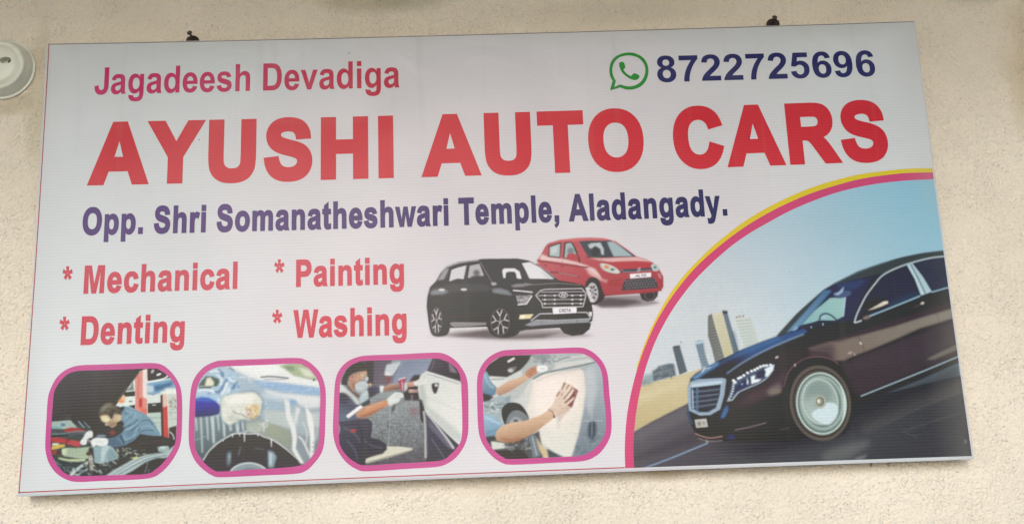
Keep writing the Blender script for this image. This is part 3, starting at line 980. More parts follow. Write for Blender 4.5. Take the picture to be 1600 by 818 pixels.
def inset(origin, s, outer_, inner_, painter, label, k=2.5):
    x0, y0 = origin
    c = Canvas(x0 + 6, y0 + 6, x0 + 232, y0 + 200, k)
    c.use(x0, y0, s)
    painter(c)
    im, bx = c.image('printed_photo', gain=1.0)
    z = zc(x0, y0, s)
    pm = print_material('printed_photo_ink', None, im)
    o_ = z(smooth(outer_, 4)); i_ = z(smooth(inner_, 4))
    pic = sheet('picture', [i_], pm, 1, sign, uvbox=bx, label=label)
    sheet('picture_border', [o_, i_], M_pink, 1, pic)
    return pic


# --- picture 1: mechanic leaning into an engine bay
def paint1(c):
    P, Ln, E = c.poly, c.line, c.ell
    P('#4a494d', [(0, 0), (1000, 0), (1000, 900), (0, 900)])
    P('#d2d8d3', [(495, 300), (560, 210), (640, 80), (900, 50), (900, 540), (760, 500), (640, 340)])
    P('#474448', [(690, 55), (840, 60), (850, 120), (790, 135), (700, 150)])
    E('#dfe3e3', 770, 100, 16, 6, -20); E('#b9b2b8', 730, 80, 8, 14, 30)
    P('#7ba6c6', [(695, 155), (800, 140), (870, 120), (885, 190), (790, 205), (735, 235), (695, 225)])
    P('#3f6a90', [(735, 170), (800, 160), (870, 140), (850, 175), (780, 200), (750, 215)], 6)
    Ln('#eef0ee', 7, [(695, 148), (770, 135), (812, 122), (832, 102)], sm=1)
    P('#e0e4da', [(810, 190), (890, 190), (890, 300), (830, 330), (810, 260)], 6)
    P('#b8ccd6', [(695, 170), (735, 175), (735, 210), (695, 215)], 4)
    Ln('#8a96a0', 6, [(697, 222), (740, 225), (780, 215)], 2)
    P('#dadfd9', [(500, 292), (560, 225), (620, 205), (620, 300), (560, 300)])
    P('#3a3a3d', [(545, 222), (560, 212), (618, 205), (618, 238), (550, 243)])
    P('#7b8583', [(562, 205), (590, 175), (605, 145), (612, 200)])
    E('#e08f5c', 527, 266, 28, 17, 0, 3); P('#e8b488', [(540, 230), (562, 245), (550, 268), (530, 260)], 3)
    E('#6b6560', 590, 272, 12, 5)
    P('#3d3c40', [(575, 300), (618, 292), (618, 325), (600, 312)])
    P('#d98980', [(618, 120), (645, 88), (672, 70), (695, 64), (695, 362), (664, 345), (620, 325)])
    P('#e5d6d2', [(668, 72), (695, 64), (695, 260), (668, 240)], 1)
    P('#d86f60', [(640, 310), (695, 320), (695, 365), (660, 345)], 2)
    P('#c1393a', [(642, 252), (666, 252), (664, 310), (642, 308)], 1)
    Ln('#c2605e', 5, [(640, 110), (638, 250)], 1)
    P('#3c3a42', [(699, 285), (787, 278), (787, 342), (699, 347)])
    Ln('#cfd4d2', 5, [(728, 295), (752, 294)])
    P('#b5c4bb', [(699, 349), (787, 345), (787, 480), (760, 470), (720, 400)])
    Ln('#7b8a86', 4, [(700, 378), (787, 376)]); Ln('#8d9c95', 3, [(720, 410), (787, 405)])
    P('#533b42', [(780, 232), (797, 226), (803, 498), (786, 492)])
    P('#c9484a', [(797, 300), (826, 300), (832, 508), (802, 500)])
    P('#dcb7ab', [(795, 228), (824, 225), (827, 300), (797, 310)], 2)
    P('#c2cac1', [(828, 225), (888, 225), (888, 450), (834, 440)])
    c.clutter(['#5d5f60', '#8b6a66', '#70787a', '#a9584f'], 835, 235, 882, 350, 16, 11, 1, .8, 3)
    Ln('#9aaaa4', 4, [(832, 345), (885, 342)]); Ln('#9aaaa4', 4, [(832, 385), (885, 383)])
    P('#4c474a', [(834, 440), (885, 425), (885, 560), (832, 510)], 2)
    Ln('#c5cccc', 5, [(838, 465), (860, 485), (868, 515)], sm=1)
    # bonnet underside
    P('#504f54', [(60, 60), (662, 55), (640, 95), (560, 205), (500, 285), (470, 330), (340, 430), (70, 410)],
      g=('#413e43', (200, 80), (420, 380)))
    Ln('#7d776c', 5, [(655, 75), (600, 150), (545, 215), (505, 272)], 2, .7)
    E('#2c2a2e', 541, 97, 11, 7, 0, 2)
    P('#5b5c5c', [(150, 380), (205, 350), (210, 395)], 10, .5)
    # engine bay
    P('#53585a', [(70, 395), (340, 430), (520, 500), (880, 540), (880, 820), (70, 820)], g=('#3e4348', (100, 420), (500, 760)))
    P('#a0b0a8', [(85, 402), (205, 392), (235, 425), (250, 440), (160, 448), (85, 440)], 2)
    P('#7fa9ad', [(85, 430), (140, 428), (150, 444), (85, 446)], 3)
    E('#4b7a9c', 158, 421, 16, 9, 0, 2); Ln('#2f4450', 8, [(240, 395), (300, 455)], 2); Ln('#93aab2', 6, [(256, 398), (292, 440)], 1)
    Ln('#7d8f96', 5, [(290, 402), (330, 440)], 1)
    P('#a23c44', [(165, 452), (215, 438), (265, 446), (300, 460), (250, 470), (185, 470)], 2, sm=1)
    Ln('#71888f', 7, [(85, 480), (160, 478), (250, 462), (330, 470)], 2); Ln('#39434a', 9, [(85, 495), (220, 482), (300, 480)], 2)
    Ln('#63707a', 6, [(190, 490), (250, 478), (330, 482)], 1)
    P('#b3464d', [(80, 505), (120, 502), (182, 512), (180, 542), (130, 534), (80, 528)], 1)
    P('#bb4d55', [(184, 514), (262, 528), (272, 545), (262, 562), (182, 545)], 1)
    Ln('#4f262c', 5, [(184, 512), (180, 545)]); E('#5a2a30', 196, 522, 7, 6)
    P('#d7d5c4', [(88, 540), (130, 538), (128, 552), (90, 552)], 1)
    P('#d2b158', [(85, 560), (130, 546), (168, 548), (172, 560), (120, 574), (85, 580)], 1)
    E('#9c4c48', 102, 596, 18, 14, 0, 2); E('#5a4a4a', 132, 602, 16, 12, 0, 3)
    P('#a7b59b', [(155, 578), (190, 568), (250, 570), (345, 560), (350, 600), (338, 632), (290, 640), (160, 620)], 1)
    P('#c4cda9', [(150, 575), (182, 570), (178, 610), (152, 612)], 1)
    for k_ in range(6):
        Ln('#7f9184', 3, [(200 + k_ * 22, 575), (198 + k_ * 22, 612)], .6)
    P('#b5c29b', [(128, 628), (190, 640), (300, 638), (300, 652), (200, 660), (130, 640)], 1)
    E('#5d5c4d', 138, 622, 12, 10, 0, 2)
    Ln('#b7c0ac', 8, [(345, 540), (370, 545)]); 
    P('#8ea6ad', [(345, 575), (385, 555), (440, 548), (475, 565), (500, 600), (512, 632), (450, 655), (385, 668), (350, 650)], 1, sm=1)
    P('#b9c8ca', [(408, 560), (440, 550), (460, 560), (430, 600), (420, 655), (400, 660), (402, 600)], 4, .8)
    P('#6b848d', [(455, 570), (500, 605), (508, 630), (440, 650), (445, 600)], 4, .5)
    P('#393d44', [(325, 560), (352, 570), (358, 640), (352, 742), (385, 742), (390, 670), (340, 660), (315, 600)], 3)
    P('#a29b91', [(318, 612), (340, 608), (350, 640), (352, 705), (335, 720), (326, 680)], 1); E('#5b4c44', 322, 606, 18, 12, 0, 1)
    Ln('#c9cbc0', 5, [(322, 640), (345, 636)])
    P('#454e52', [(90, 640), (150, 650), (300, 665), (280, 700), (200, 745), (130, 700)], 3)
    Ln('#b9c5c8', 17, [(205, 745), (235, 715), (285, 678)], 1); Ln('#7f8e94', 9, [(240, 745), (320, 700)], 1)
    Ln('#66757a', 8, [(100, 650), (160, 690), (175, 720)], 2)
    c.clutter(['#b9c0c0', '#8b979a', '#d3d6ce', '#5b666c', '#2f3338'], 200, 650, 500, 742, 60, 13, .8, .75, 5, .7)
    c.clutter(['#8b979a', '#3a4046', '#6a7478'], 90, 640, 220, 735, 26, 12, 1, .7, 8)
    c.clutter(['#c9cdb8', '#9aa59d', '#2d2f33', '#4d5356', '#b3b98e'], 495, 565, 690, 650, 60, 12, .8, .85, 6, .6)
    P('#c9ce7c', [(600, 634), (625, 625), (655, 630), (650, 642), (610, 645)], 2)
    P('#9db1b1', [(760, 558), (790, 548), (828, 552), (838, 572), (820, 590), (770, 592)], 2); E('#c3d3d1', 795, 565, 18, 9, 0, 2)
    # wing
    P('#a9b8b8', [(430, 745), (520, 690), (600, 645), (690, 612), (780, 600), (835, 580), (875, 550), (872, 620), (830, 640), (760, 628),
                  (680, 662), (600, 715), (540, 745)], 1)
    for (o_, cc, ww) in ((0, '#6d7f86', 5), (13, '#d0d9d8', 5), (24, '#5f7078', 6), (36, '#98a8ae', 5)):
        Ln(cc, ww, [(480 + o_, 742), (560 + o_, 690 + o_ * .2), (640 + o_ * .7, 645 + o_ * .5), (720, 618 + o_ * .6), (820, 600 + o_ * .6)], .8, sm=1)
    P('#413d45', [(590, 745), (680, 680), (760, 642), (830, 628), (850, 640), (800, 700), (700, 745)], 2)
    Ln('#6f6f78', 7, [(680, 730), (700, 660)], 1); E('#57555e', 705, 715, 10, 16, 20, 2)
    # trousers, jacket
    P('#443f46', [(560, 555), (600, 520), (650, 480), (700, 485), (790, 490), (840, 508), (872, 520), (866, 552), (780, 560), (700, 580), (600, 582)], 1)
    Ln('#5f585c', 4, [(640, 540), (760, 528), (850, 532)], 2)
    P('#3a373e', [(338, 430), (380, 412), (420, 430), (500, 450), (540, 430), (535, 480), (470, 508), (350, 505)], 3)
    P('#8c3b46', [(455, 462), (480, 452), (492, 470), (470, 480)], 2); Ln('#8793a9', 9, [(372, 492), (432, 492)], 1)
    P('#6a889e', [(515, 315), (545, 302), (580, 305), (640, 332), (690, 355), (740, 408), (785, 488), (740, 492), (690, 485), (650, 478),
                  (610, 520), (560, 548), (500, 562), (440, 552), (438, 512), (490, 500), (535, 470), (555, 440), (548, 410), (525, 385), (535, 350)],
      1, g=('#7695a8', (540, 540), (640, 340)))
    P('#4b6076', [(438, 512), (490, 500), (540, 480), (560, 548), (500, 562), (440, 552)], 3, .8)
    P('#2f3d4c', [(512, 312), (545, 302), (552, 318), (530, 345), (522, 330)], 2)
    for ptsx in ([(560, 430), (590, 425), (620, 405), (640, 380)], [(550, 465), (600, 450), (640, 420)], [(575, 500), (620, 470), (655, 440)],
                 [(640, 470), (700, 455), (760, 462)], [(660, 400), (700, 390), (735, 420)]):
        Ln('#49627a', 7, ptsx, 2, .8, 1)
    for ptsx in ([(575, 400), (605, 385), (625, 350)], [(560, 450), (610, 430), (635, 400)], [(650, 440), (710, 430), (760, 470)], [(560, 335), (610, 340), (660, 370)]):
        Ln('#93afbf', 6, ptsx, 2, .8, 1)
    # head, close in
    c.use(140, 620, 10.225)
    P('#3c3a41', [(60, 430), (200, 400), (420, 400), (505, 370), (505, 560), (430, 620), (120, 620), (40, 560)], 14, .8)
    P('#bba485', [(150, 290), (180, 340), (205, 390), (250, 415), (262, 445), (310, 450), (340, 478), (375, 482), (425, 450), (440, 400), (500, 365), (512, 280), (440, 262), (300, 270)], 4)
    P('#dfd2ab', [(185, 325), (225, 300), (290, 318), (328, 360), (300, 398), (240, 398), (205, 370)], 9)
    P('#927763', [(318, 405), (370, 385), (432, 410), (405, 465), (350, 476), (306, 440)], 9, .8)
    Ln('#5f4339', 15, [(200, 392), (255, 408), (300, 405), (332, 370)], 6, .85, 1); E('#cba0a4', 268, 436, 22, 13, 0, 5)
    Ln('#6a4d42', 9, [(300, 440), (345, 470)], 5, .8); P('#c9b491', [(432, 300), (505, 285), (500, 365), (445, 392)], 8)
    P('#5b554f', [(140, 292), (143, 240), (180, 180), (240, 112), (310, 85), (380, 98), (440, 148), (482, 205), (512, 270), (440, 266), (392, 268), (372, 330), (345, 348), (312, 305),
                  (270, 276), (205, 275), (165, 312)], 5, sm=1)
    P('#8b867b', [(180, 200), (250, 120), (320, 100), (360, 120), (300, 160), (240, 210), (190, 240)], 16, .8); P('#46403c', [(330, 200), (440, 170), (490, 250), (400, 265), (360, 320), (320, 290)], 14, .7)
    c.clutter(['#918b80', '#4a4540', '#6f6960'], 170, 120, 480, 270, 60, 16, 4, .5, 61)
    E('#d0b49b', 405, 320, 25, 42, 8, 4); E('#8a6656', 398, 318, 9, 20, 8, 4); Ln('#3f3833', 8, [(372, 350), (385, 372)], 4, .8)
    P('#3b3a43', [(425, 410), (505, 372), (520, 440), (490, 560), (440, 560), (470, 480)], 8, .9); E('#843e48', 368, 565, 50, 38, 0, 12)
    P('#8592a5', [(115, 605), (180, 598), (262, 605), (240, 628), (130, 622)], 7)
    for ptsx, cc, ww in (([(540, 240), (620, 270), (640, 340)], '#4d6c84', 22), ([(560, 340), (620, 300), (660, 240)], '#8fb0c0', 22), ([(520, 520), (600, 470), (665, 435)], '#35506a', 16),
                         ([(530, 470), (600, 430), (640, 380)], '#8fb0c0', 16), ([(560, 540), (650, 500), (700, 440)], '#a3bfca', 14), ([(600, 590), (680, 540), (730, 470)], '#35506a', 14),
                         ([(540, 600), (570, 680), (640, 650), (720, 590), (770, 480)], '#9bbac7', 18), ([(480, 600), (520, 660), (540, 730)], '#2f475f', 22),
                         ([(560, 700), (640, 700), (700, 640)], '#3f5a73', 20), ([(430, 640), (500, 700), (520, 760)], '#6f93aa', 18), ([(720, 300), (800, 340)], '#8fb0c0', 20)):
        Ln(cc, ww, ptsx, 9, .75, 1)
    c.use(60, 560, 4.0917)
    # gloves
    P('#d9d8d6', [(268, 530), (290, 500), (300, 478), (325, 460), (346, 466), (346, 498), (326, 505), (312, 520), (305, 545), (278, 548)], 1, sm=1)
    P('#8f8a8a', [(306, 508), (332, 520), (342, 530), (325, 535)], 2)
    P('#dedddb', [(336, 528), (362, 506), (400, 504), (442, 512), (440, 548), (402, 556), (370, 552), (350, 562)], 1, sm=1)
    Ln('#a9a9aa', 3, [(365, 530), (420, 532)], 1, .6)
    c.grain([(70, 60), (890, 60), (890, 760), (70, 760)], .03, 1.0)


inset((60, 560), 4.0917,
      [(340, 38), (600, 30), (720, 27), (790, 38), (850, 85), (895, 150), (917, 230), (919, 400), (912, 520), (890, 590), (840, 670), (780, 730),
       (720, 760), (600, 772), (400, 780), (260, 786), (190, 775), (120, 735), (70, 670), (48, 600), (44, 530), (52, 380), (60, 260), (75, 200),
       (110, 130), (160, 80), (230, 48), (290, 40)],
      [(300, 75), (500, 70), (730, 62), (780, 75), (830, 110), (865, 155), (882, 220), (885, 380), (878, 520), (850, 590), (800, 660), (750, 705),
       (690, 735), (500, 742), (300, 748), (210, 745), (160, 722), (110, 665), (84, 600), (78, 520), (85, 400), (95, 260), (105, 200), (140, 145),
       (185, 100), (240, 80)], paint1, 'printed photo of a mechanic leaning into an engine')


# --- picture 2: soapy mitt on a car wing
def paint2(c):
    P, Ln, E = c.poly, c.line, c.ell
    P('#a3b8c6', [(0, 0), (1000, 0), (1000, 900), (0, 900)], g=('#87959c', (400, 250), (600, 700)))
    P('#dde2e0', [(220, 70), (620, 60), (870, 190), (870, 235), (640, 200), (480, 185), (370, 140)], 6)
    P('#e6eae7', [(260, 80), (560, 75), (640, 120), (480, 150), (380, 120)], 8)
    P('#a3b491', [(595, 85), (720, 60), (860, 110), (860, 190), (760, 165), (690, 150), (640, 110)], 4)
    P('#7f9a78', [(620, 88), (690, 85), (700, 120), (660, 115)], 5); P('#cfd8c2', [(720, 95), (790, 110), (830, 165), (760, 150)], 6)
    P('#dfe4e0', [(640, 165), (700, 158), (860, 185), (860, 215), (740, 200)], 3)
    Ln('#56646c', 9, [(480, 158), (530, 154), (590, 157), (660, 166)], 1.5, sm=1); Ln('#7d8b92', 5, [(500, 172), (640, 172)], 2)
    E('#2f3338', 820, 176, 8, 7, 0, 1); Ln('#8c979b', 3, [(740, 160), (820, 175)], 1)
    P('#8fafc6', [(470, 195), (620, 205), (860, 225), (862, 268), (700, 255), (560, 235), (480, 230)], 6)
    P('#a9c0cf', [(560, 215), (760, 235), (760, 255), (600, 240)], 6)
    P('#c9d5da', [(480, 262), (640, 268), (860, 280), (862, 330), (700, 320), (500, 290)], 8, .8)
    P('#9fb6c6', [(500, 320), (640, 335), (720, 350), (700, 365), (560, 360), (490, 345)], 8, .8)
    P('#b7c2c1', [(490, 370), (660, 385), (860, 380), (860, 470), (640, 470), (520, 445)], 10)
    P('#9da59c', [(380, 430), (470, 425), (540, 455), (640, 500), (760, 560), (860, 560), (860, 720), (740, 715), (640, 600), (480, 525), (380, 510)], 6,
      g=('#7b858b', (400, 450), (760, 700)))
    # soapy headlamp corner
    c.use(300, 565, 8.183)
    P('#a9c4d6', [(40, 300), (300, 70), (560, 120), (620, 400), (380, 520), (50, 480)], 10)
    for ptsx, ww in (([(290, 385), (350, 375), (400, 300), (450, 215)], 36), ([(515, 350), (545, 300), (575, 250)], 42), ([(330, 100), (390, 150), (380, 200)], 40), ([(470, 60), (540, 110)], 22),
                     ([(420, 440), (480, 410)], 12), ([(200, 410), (235, 395)], 20), ([(490, 280), (520, 260)], 18), ([(340, 400), (360, 380)], 24), ([(585, 330), (600, 300)], 20)):
        Ln('#587fa6', ww, ptsx, 8, .9, 1)
    for ptsx, ww in (([(230, 130), (300, 110), (360, 130)], 22), ([(320, 160), (380, 220), (360, 300)], 20), ([(450, 260), (420, 350), (380, 410)], 30), ([(470, 200), (520, 250), (560, 230)], 22),
                     ([(80, 370), (180, 350), (280, 380)], 26), ([(470, 330), (460, 400)], 26), ([(340, 460), (350, 540)], 26), ([(600, 200), (680, 190)], 14), ([(250, 340), (290, 400)], 16)):
        Ln('#dfe9ec', ww, ptsx, 7, .85, 1)
    c.clutter(['#e6edee', '#cfdce2', '#6f95b8', '#4f7699'], 240, 90, 620, 420, 60, 20, 5, .5, 11)
    P('#54665f', [(80, 300), (120, 240), (180, 178), (262, 180), (345, 215), (355, 262), (322, 312), (262, 312), (240, 335), (90, 335)], 6)
    P('#ddd9c2', [(165, 302), (188, 210), (235, 195), (282, 260), (272, 302)], 6); Ln('#c3cdc8', 8, [(90, 312), (240, 305)], 4); Ln('#2f4038', 8, [(90, 326), (240, 322)], 3)
    c.use(400, 565, 4.81)
    P('#8cb0d2', [(0, 138), (100, 145), (200, 160), (490, 198), (490, 248), (300, 236), (150, 205), (0, 168)], 8, .9)
    c.clutter(['#dfe8ee', '#a9c6de', '#7fa6cc', '#f0f2f0'], 10, 150, 480, 240, 70, 12, 3, .6, 13, .5)
    P('#dbe0de', [(60, 205), (200, 235), (480, 262), (480, 340), (400, 350), (330, 330), (300, 280), (200, 262), (90, 240)], 8, .75)
    E('#86a9cc', 268, 300, 42, 20, 5, 6); P('#9ab6c8', [(70, 318), (200, 330), (205, 352), (80, 350)], 7, .8); P('#a8c0cf', [(90, 275), (220, 290), (215, 310), (90, 295)], 7, .7)
    P('#b3c0bd', [(60, 360), (230, 380), (260, 500), (180, 480), (70, 450)], 10, .9)
    P('#98a28e', [(70, 452), (180, 478), (262, 520), (275, 650), (200, 628), (120, 572), (75, 540)], 7, g=('#8b968c', (120, 470), (220, 620)))
    P('#84929a', [(300, 520), (420, 560), (430, 700), (360, 760), (300, 660)], 8); P('#9fb0b6', [(300, 330), (400, 380), (400, 560), (310, 540), (290, 480)], 8, .8)
    c.use(290, 550, 4.0913)
    c.clutter(['#eef0ee', '#d6dddd'], 380, 110, 480, 180, 10, 20, 5, .4, 14)
    # flank under the arm
    P('#75888f', [(55, 405), (230, 410), (380, 430), (390, 500), (300, 520), (180, 590), (110, 690), (55, 640)], 4, g=('#59686f', (100, 430), (140, 640)))
    for (xx, y1_, ww) in ((68, 500, 12), (103, 640, 11), (140, 560, 12), (176, 580, 22), (210, 500, 12), (245, 540, 20), (285, 500, 26), (330, 510, 30), (365, 500, 18)):
        Ln('#c5d3d4', ww, [(xx - 6, 405), (xx, (405 + y1_) / 2), (xx + 4, y1_)], 3, .85, 1, w2=ww * .5)
    Ln('#8ea0a6', 4, [(60, 560), (150, 530)], 1)
    c.clutter(['#e6ebe8', '#cbd4d2', '#a9b6b4'], 370, 430, 530, 510, 34, 14, 2, .7, 15)
    P('#a9b4a5', [(395, 440), (480, 448), (500, 500), (400, 500)], 8, .7)
    # blue sleeve and mitt, close in
    c.use(300, 565, 8.183)
    P('#3a41a4', [(35, 470), (120, 446), (210, 455), (290, 490), (335, 530), (365, 562), (366, 620), (340, 665), (250, 692), (35, 708)], 5, g=('#2f2c66', (200, 540), (210, 690)))
    P('#3c70c4', [(40, 470), (120, 446), (215, 456), (300, 500), (230, 510), (120, 500), (50, 500)], 10, .85); Ln('#8dbce4', 16, [(50, 440), (160, 432), (250, 450), (335, 510)], 6, .9, 1)
    Ln('#24246a', 12, [(80, 560), (200, 600), (340, 590)], 10, .6, 1); Ln('#5a52b8', 12, [(70, 600), (180, 560), (240, 510)], 10, .5, 1)
    P('#6f8896', [(360, 530), (420, 430), (560, 392), (800, 370), (890, 440), (915, 560), (890, 690), (820, 760), (620, 770), (480, 830), (380, 760)], 22, .75)
    P('#d6d8cc', [(372, 520), (400, 452), (500, 410), (640, 400), (780, 388), (850, 428), (886, 500), (882, 580), (862, 660), (812, 722), (742, 738), (640, 728), (560, 765), (480, 800), (420, 765),
                  (382, 700)], 6, sm=1)
    P('#ecebe4', [(420, 470), (560, 415), (760, 405), (820, 450), (760, 520), (600, 530), (450, 560)], 18, .8); P('#b3bdb4', [(430, 700), (520, 660), (620, 720), (520, 780)], 14, .6)
    P('#cdb580', [(688, 575), (760, 548), (842, 538), (866, 600), (845, 682), (785, 725), (738, 700), (690, 650)], 5, sm=1)
    P('#a8663a', [(700, 592), (745, 582), (765, 610), (740, 630), (702, 622)], 5); P('#f0e6c4', [(700, 565), (745, 552), (755, 580), (705, 588)], 5); P('#b58f86', [(700, 650), (760, 640), (770, 680), (700, 690)], 7)
    Ln('#5f4f48', 13, [(520, 625), (570, 655), (640, 670), (700, 708), (770, 722)], 5, .9, 1); Ln('#4b4038', 12, [(760, 730), (810, 712), (840, 670)], 5, .8, 1); Ln('#9aa59c', 14, [(560, 740), (620, 730), (680, 735)], 6, .8)
    c.clutter(['#f4f3ec', '#e3d9bd', '#cfc29a', '#dfe2dc'], 740, 400, 890, 700, 70, 15, 4, .7, 16); c.clutter(['#f0f1ee', '#c3cac2', '#dde0da'], 400, 430, 740, 700, 60, 24, 6, .4, 17)
    c.clutter(['#dfe9ec', '#a9c6d6'], 860, 400, 980, 700, 30, 18, 5, .5, 18)
    c.use(290, 550, 4.0913)
    # wheel arch
    P('#3f3b43', [(100, 700), (130, 650), (170, 605), (230, 562), (310, 520), (400, 512), (470, 522), (540, 548), (620, 598), (690, 645), (762, 712),
                  (700, 740), (400, 765), (220, 775), (150, 750)], 1.5, g=('#4a464f', (400, 520), (400, 740)))
    Ln('#d8dedb', 6, [(112, 690), (150, 630), (215, 572), (300, 524), (352, 516), (400, 520), (460, 520), (500, 538), (560, 560), (640, 615), (745, 702)], 1, .9, 1)
    for (xx, yy, ln) in ((180, 600, 6), (300, 520, 22), (345, 516, 18), (376, 515, 55), (462, 520, 16), (548, 552, 52), (240, 560, 8)):
        Ln('#e3e7e4', 7, [(xx, yy), (xx + 1, yy + ln)], 1, w2=3)
    P('#6f8089', [(265, 640), (292, 630), (288, 700), (272, 730), (262, 700)], 5, .9); P('#a5bdc6', [(274, 655), (286, 650), (280, 700)], 3, .8)
    P('#8fa8b2', [(528, 625), (560, 635), (580, 665), (560, 735), (530, 735)], 5, .9); P('#bcd0d6', [(535, 640), (555, 650), (548, 720), (536, 715)], 4, .8)
    Ln('#77838b', 6, [(352, 600), (338, 660)], 3, .8); Ln('#5e6a72', 10, [(440, 610), (500, 620)], 4, .7)
    E('#8b9aa1', 405, 800, 132, 95); c.ring('#c4d0d3', 405, 800, 130, 94, 9, 0, 1); E('#67757d', 410, 810, 95, 70, 0, 5)
    # foam running down the right
    c.use(400, 565, 4.81)
    P('#d6dcd9', [(213, 275), (250, 288), (262, 400), (298, 488), (308, 560), (300, 650), (362, 762), (336, 762), (270, 662), (274, 580), (262, 500), (228, 420)], 4)
    P('#d3dad8', [(300, 330), (335, 350), (318, 400), (302, 470), (285, 480)], 5, .9); P('#dce0dc', [(370, 320), (420, 400), (436, 480), (440, 560), (432, 690), (404, 730), (408, 640), (405, 540), (385, 440)], 4)
    Ln('#dbe0dd', 12, [(318, 558), (345, 580), (372, 630), (402, 700)], 3, .9, 1); Ln('#d3dad8', 8, [(352, 450), (372, 500), (385, 540), (375, 620)], 3, .8, 1); Ln('#cdd6d6', 8, [(462, 460), (452, 560), (420, 640)], 3, .7, 1)
    c.use(290, 550, 4.0913)
    for q in ((816, 574), (812, 605), (810, 632)):
        E('#8a5560', *q, 4, 4, 0, .5)
    c.grain([(50, 60), (870, 60), (870, 770), (50, 770)], .02, 1.0)


inset((290, 550), 4.0913,
      [(250, 50), (480, 42), (690, 35), (760, 45), (820, 85), (865, 140), (890, 210), (897, 290), (893, 450), (888, 560), (870, 640), (820, 710),
       (770, 755), (700, 775), (500, 785), (240, 797), (175, 788), (110, 745), (60, 690), (30, 620), (20, 550), (22, 420), (30, 270), (45, 190),
       (80, 130), (130, 85), (190, 58)],
      [(250, 90), (500, 80), (710, 72), (760, 88), (800, 115), (840, 170), (858, 230), (861, 300), (856, 450), (850, 580), (825, 640), (780, 695),
       (730, 722), (600, 738), (400, 748), (220, 760), (170, 745), (115, 700), (75, 640), (58, 580), (58, 430), (65, 290), (80, 210), (105, 160),
       (145, 120), (195, 98)], paint2, 'printed photo of a soapy mitt washing a car wing')


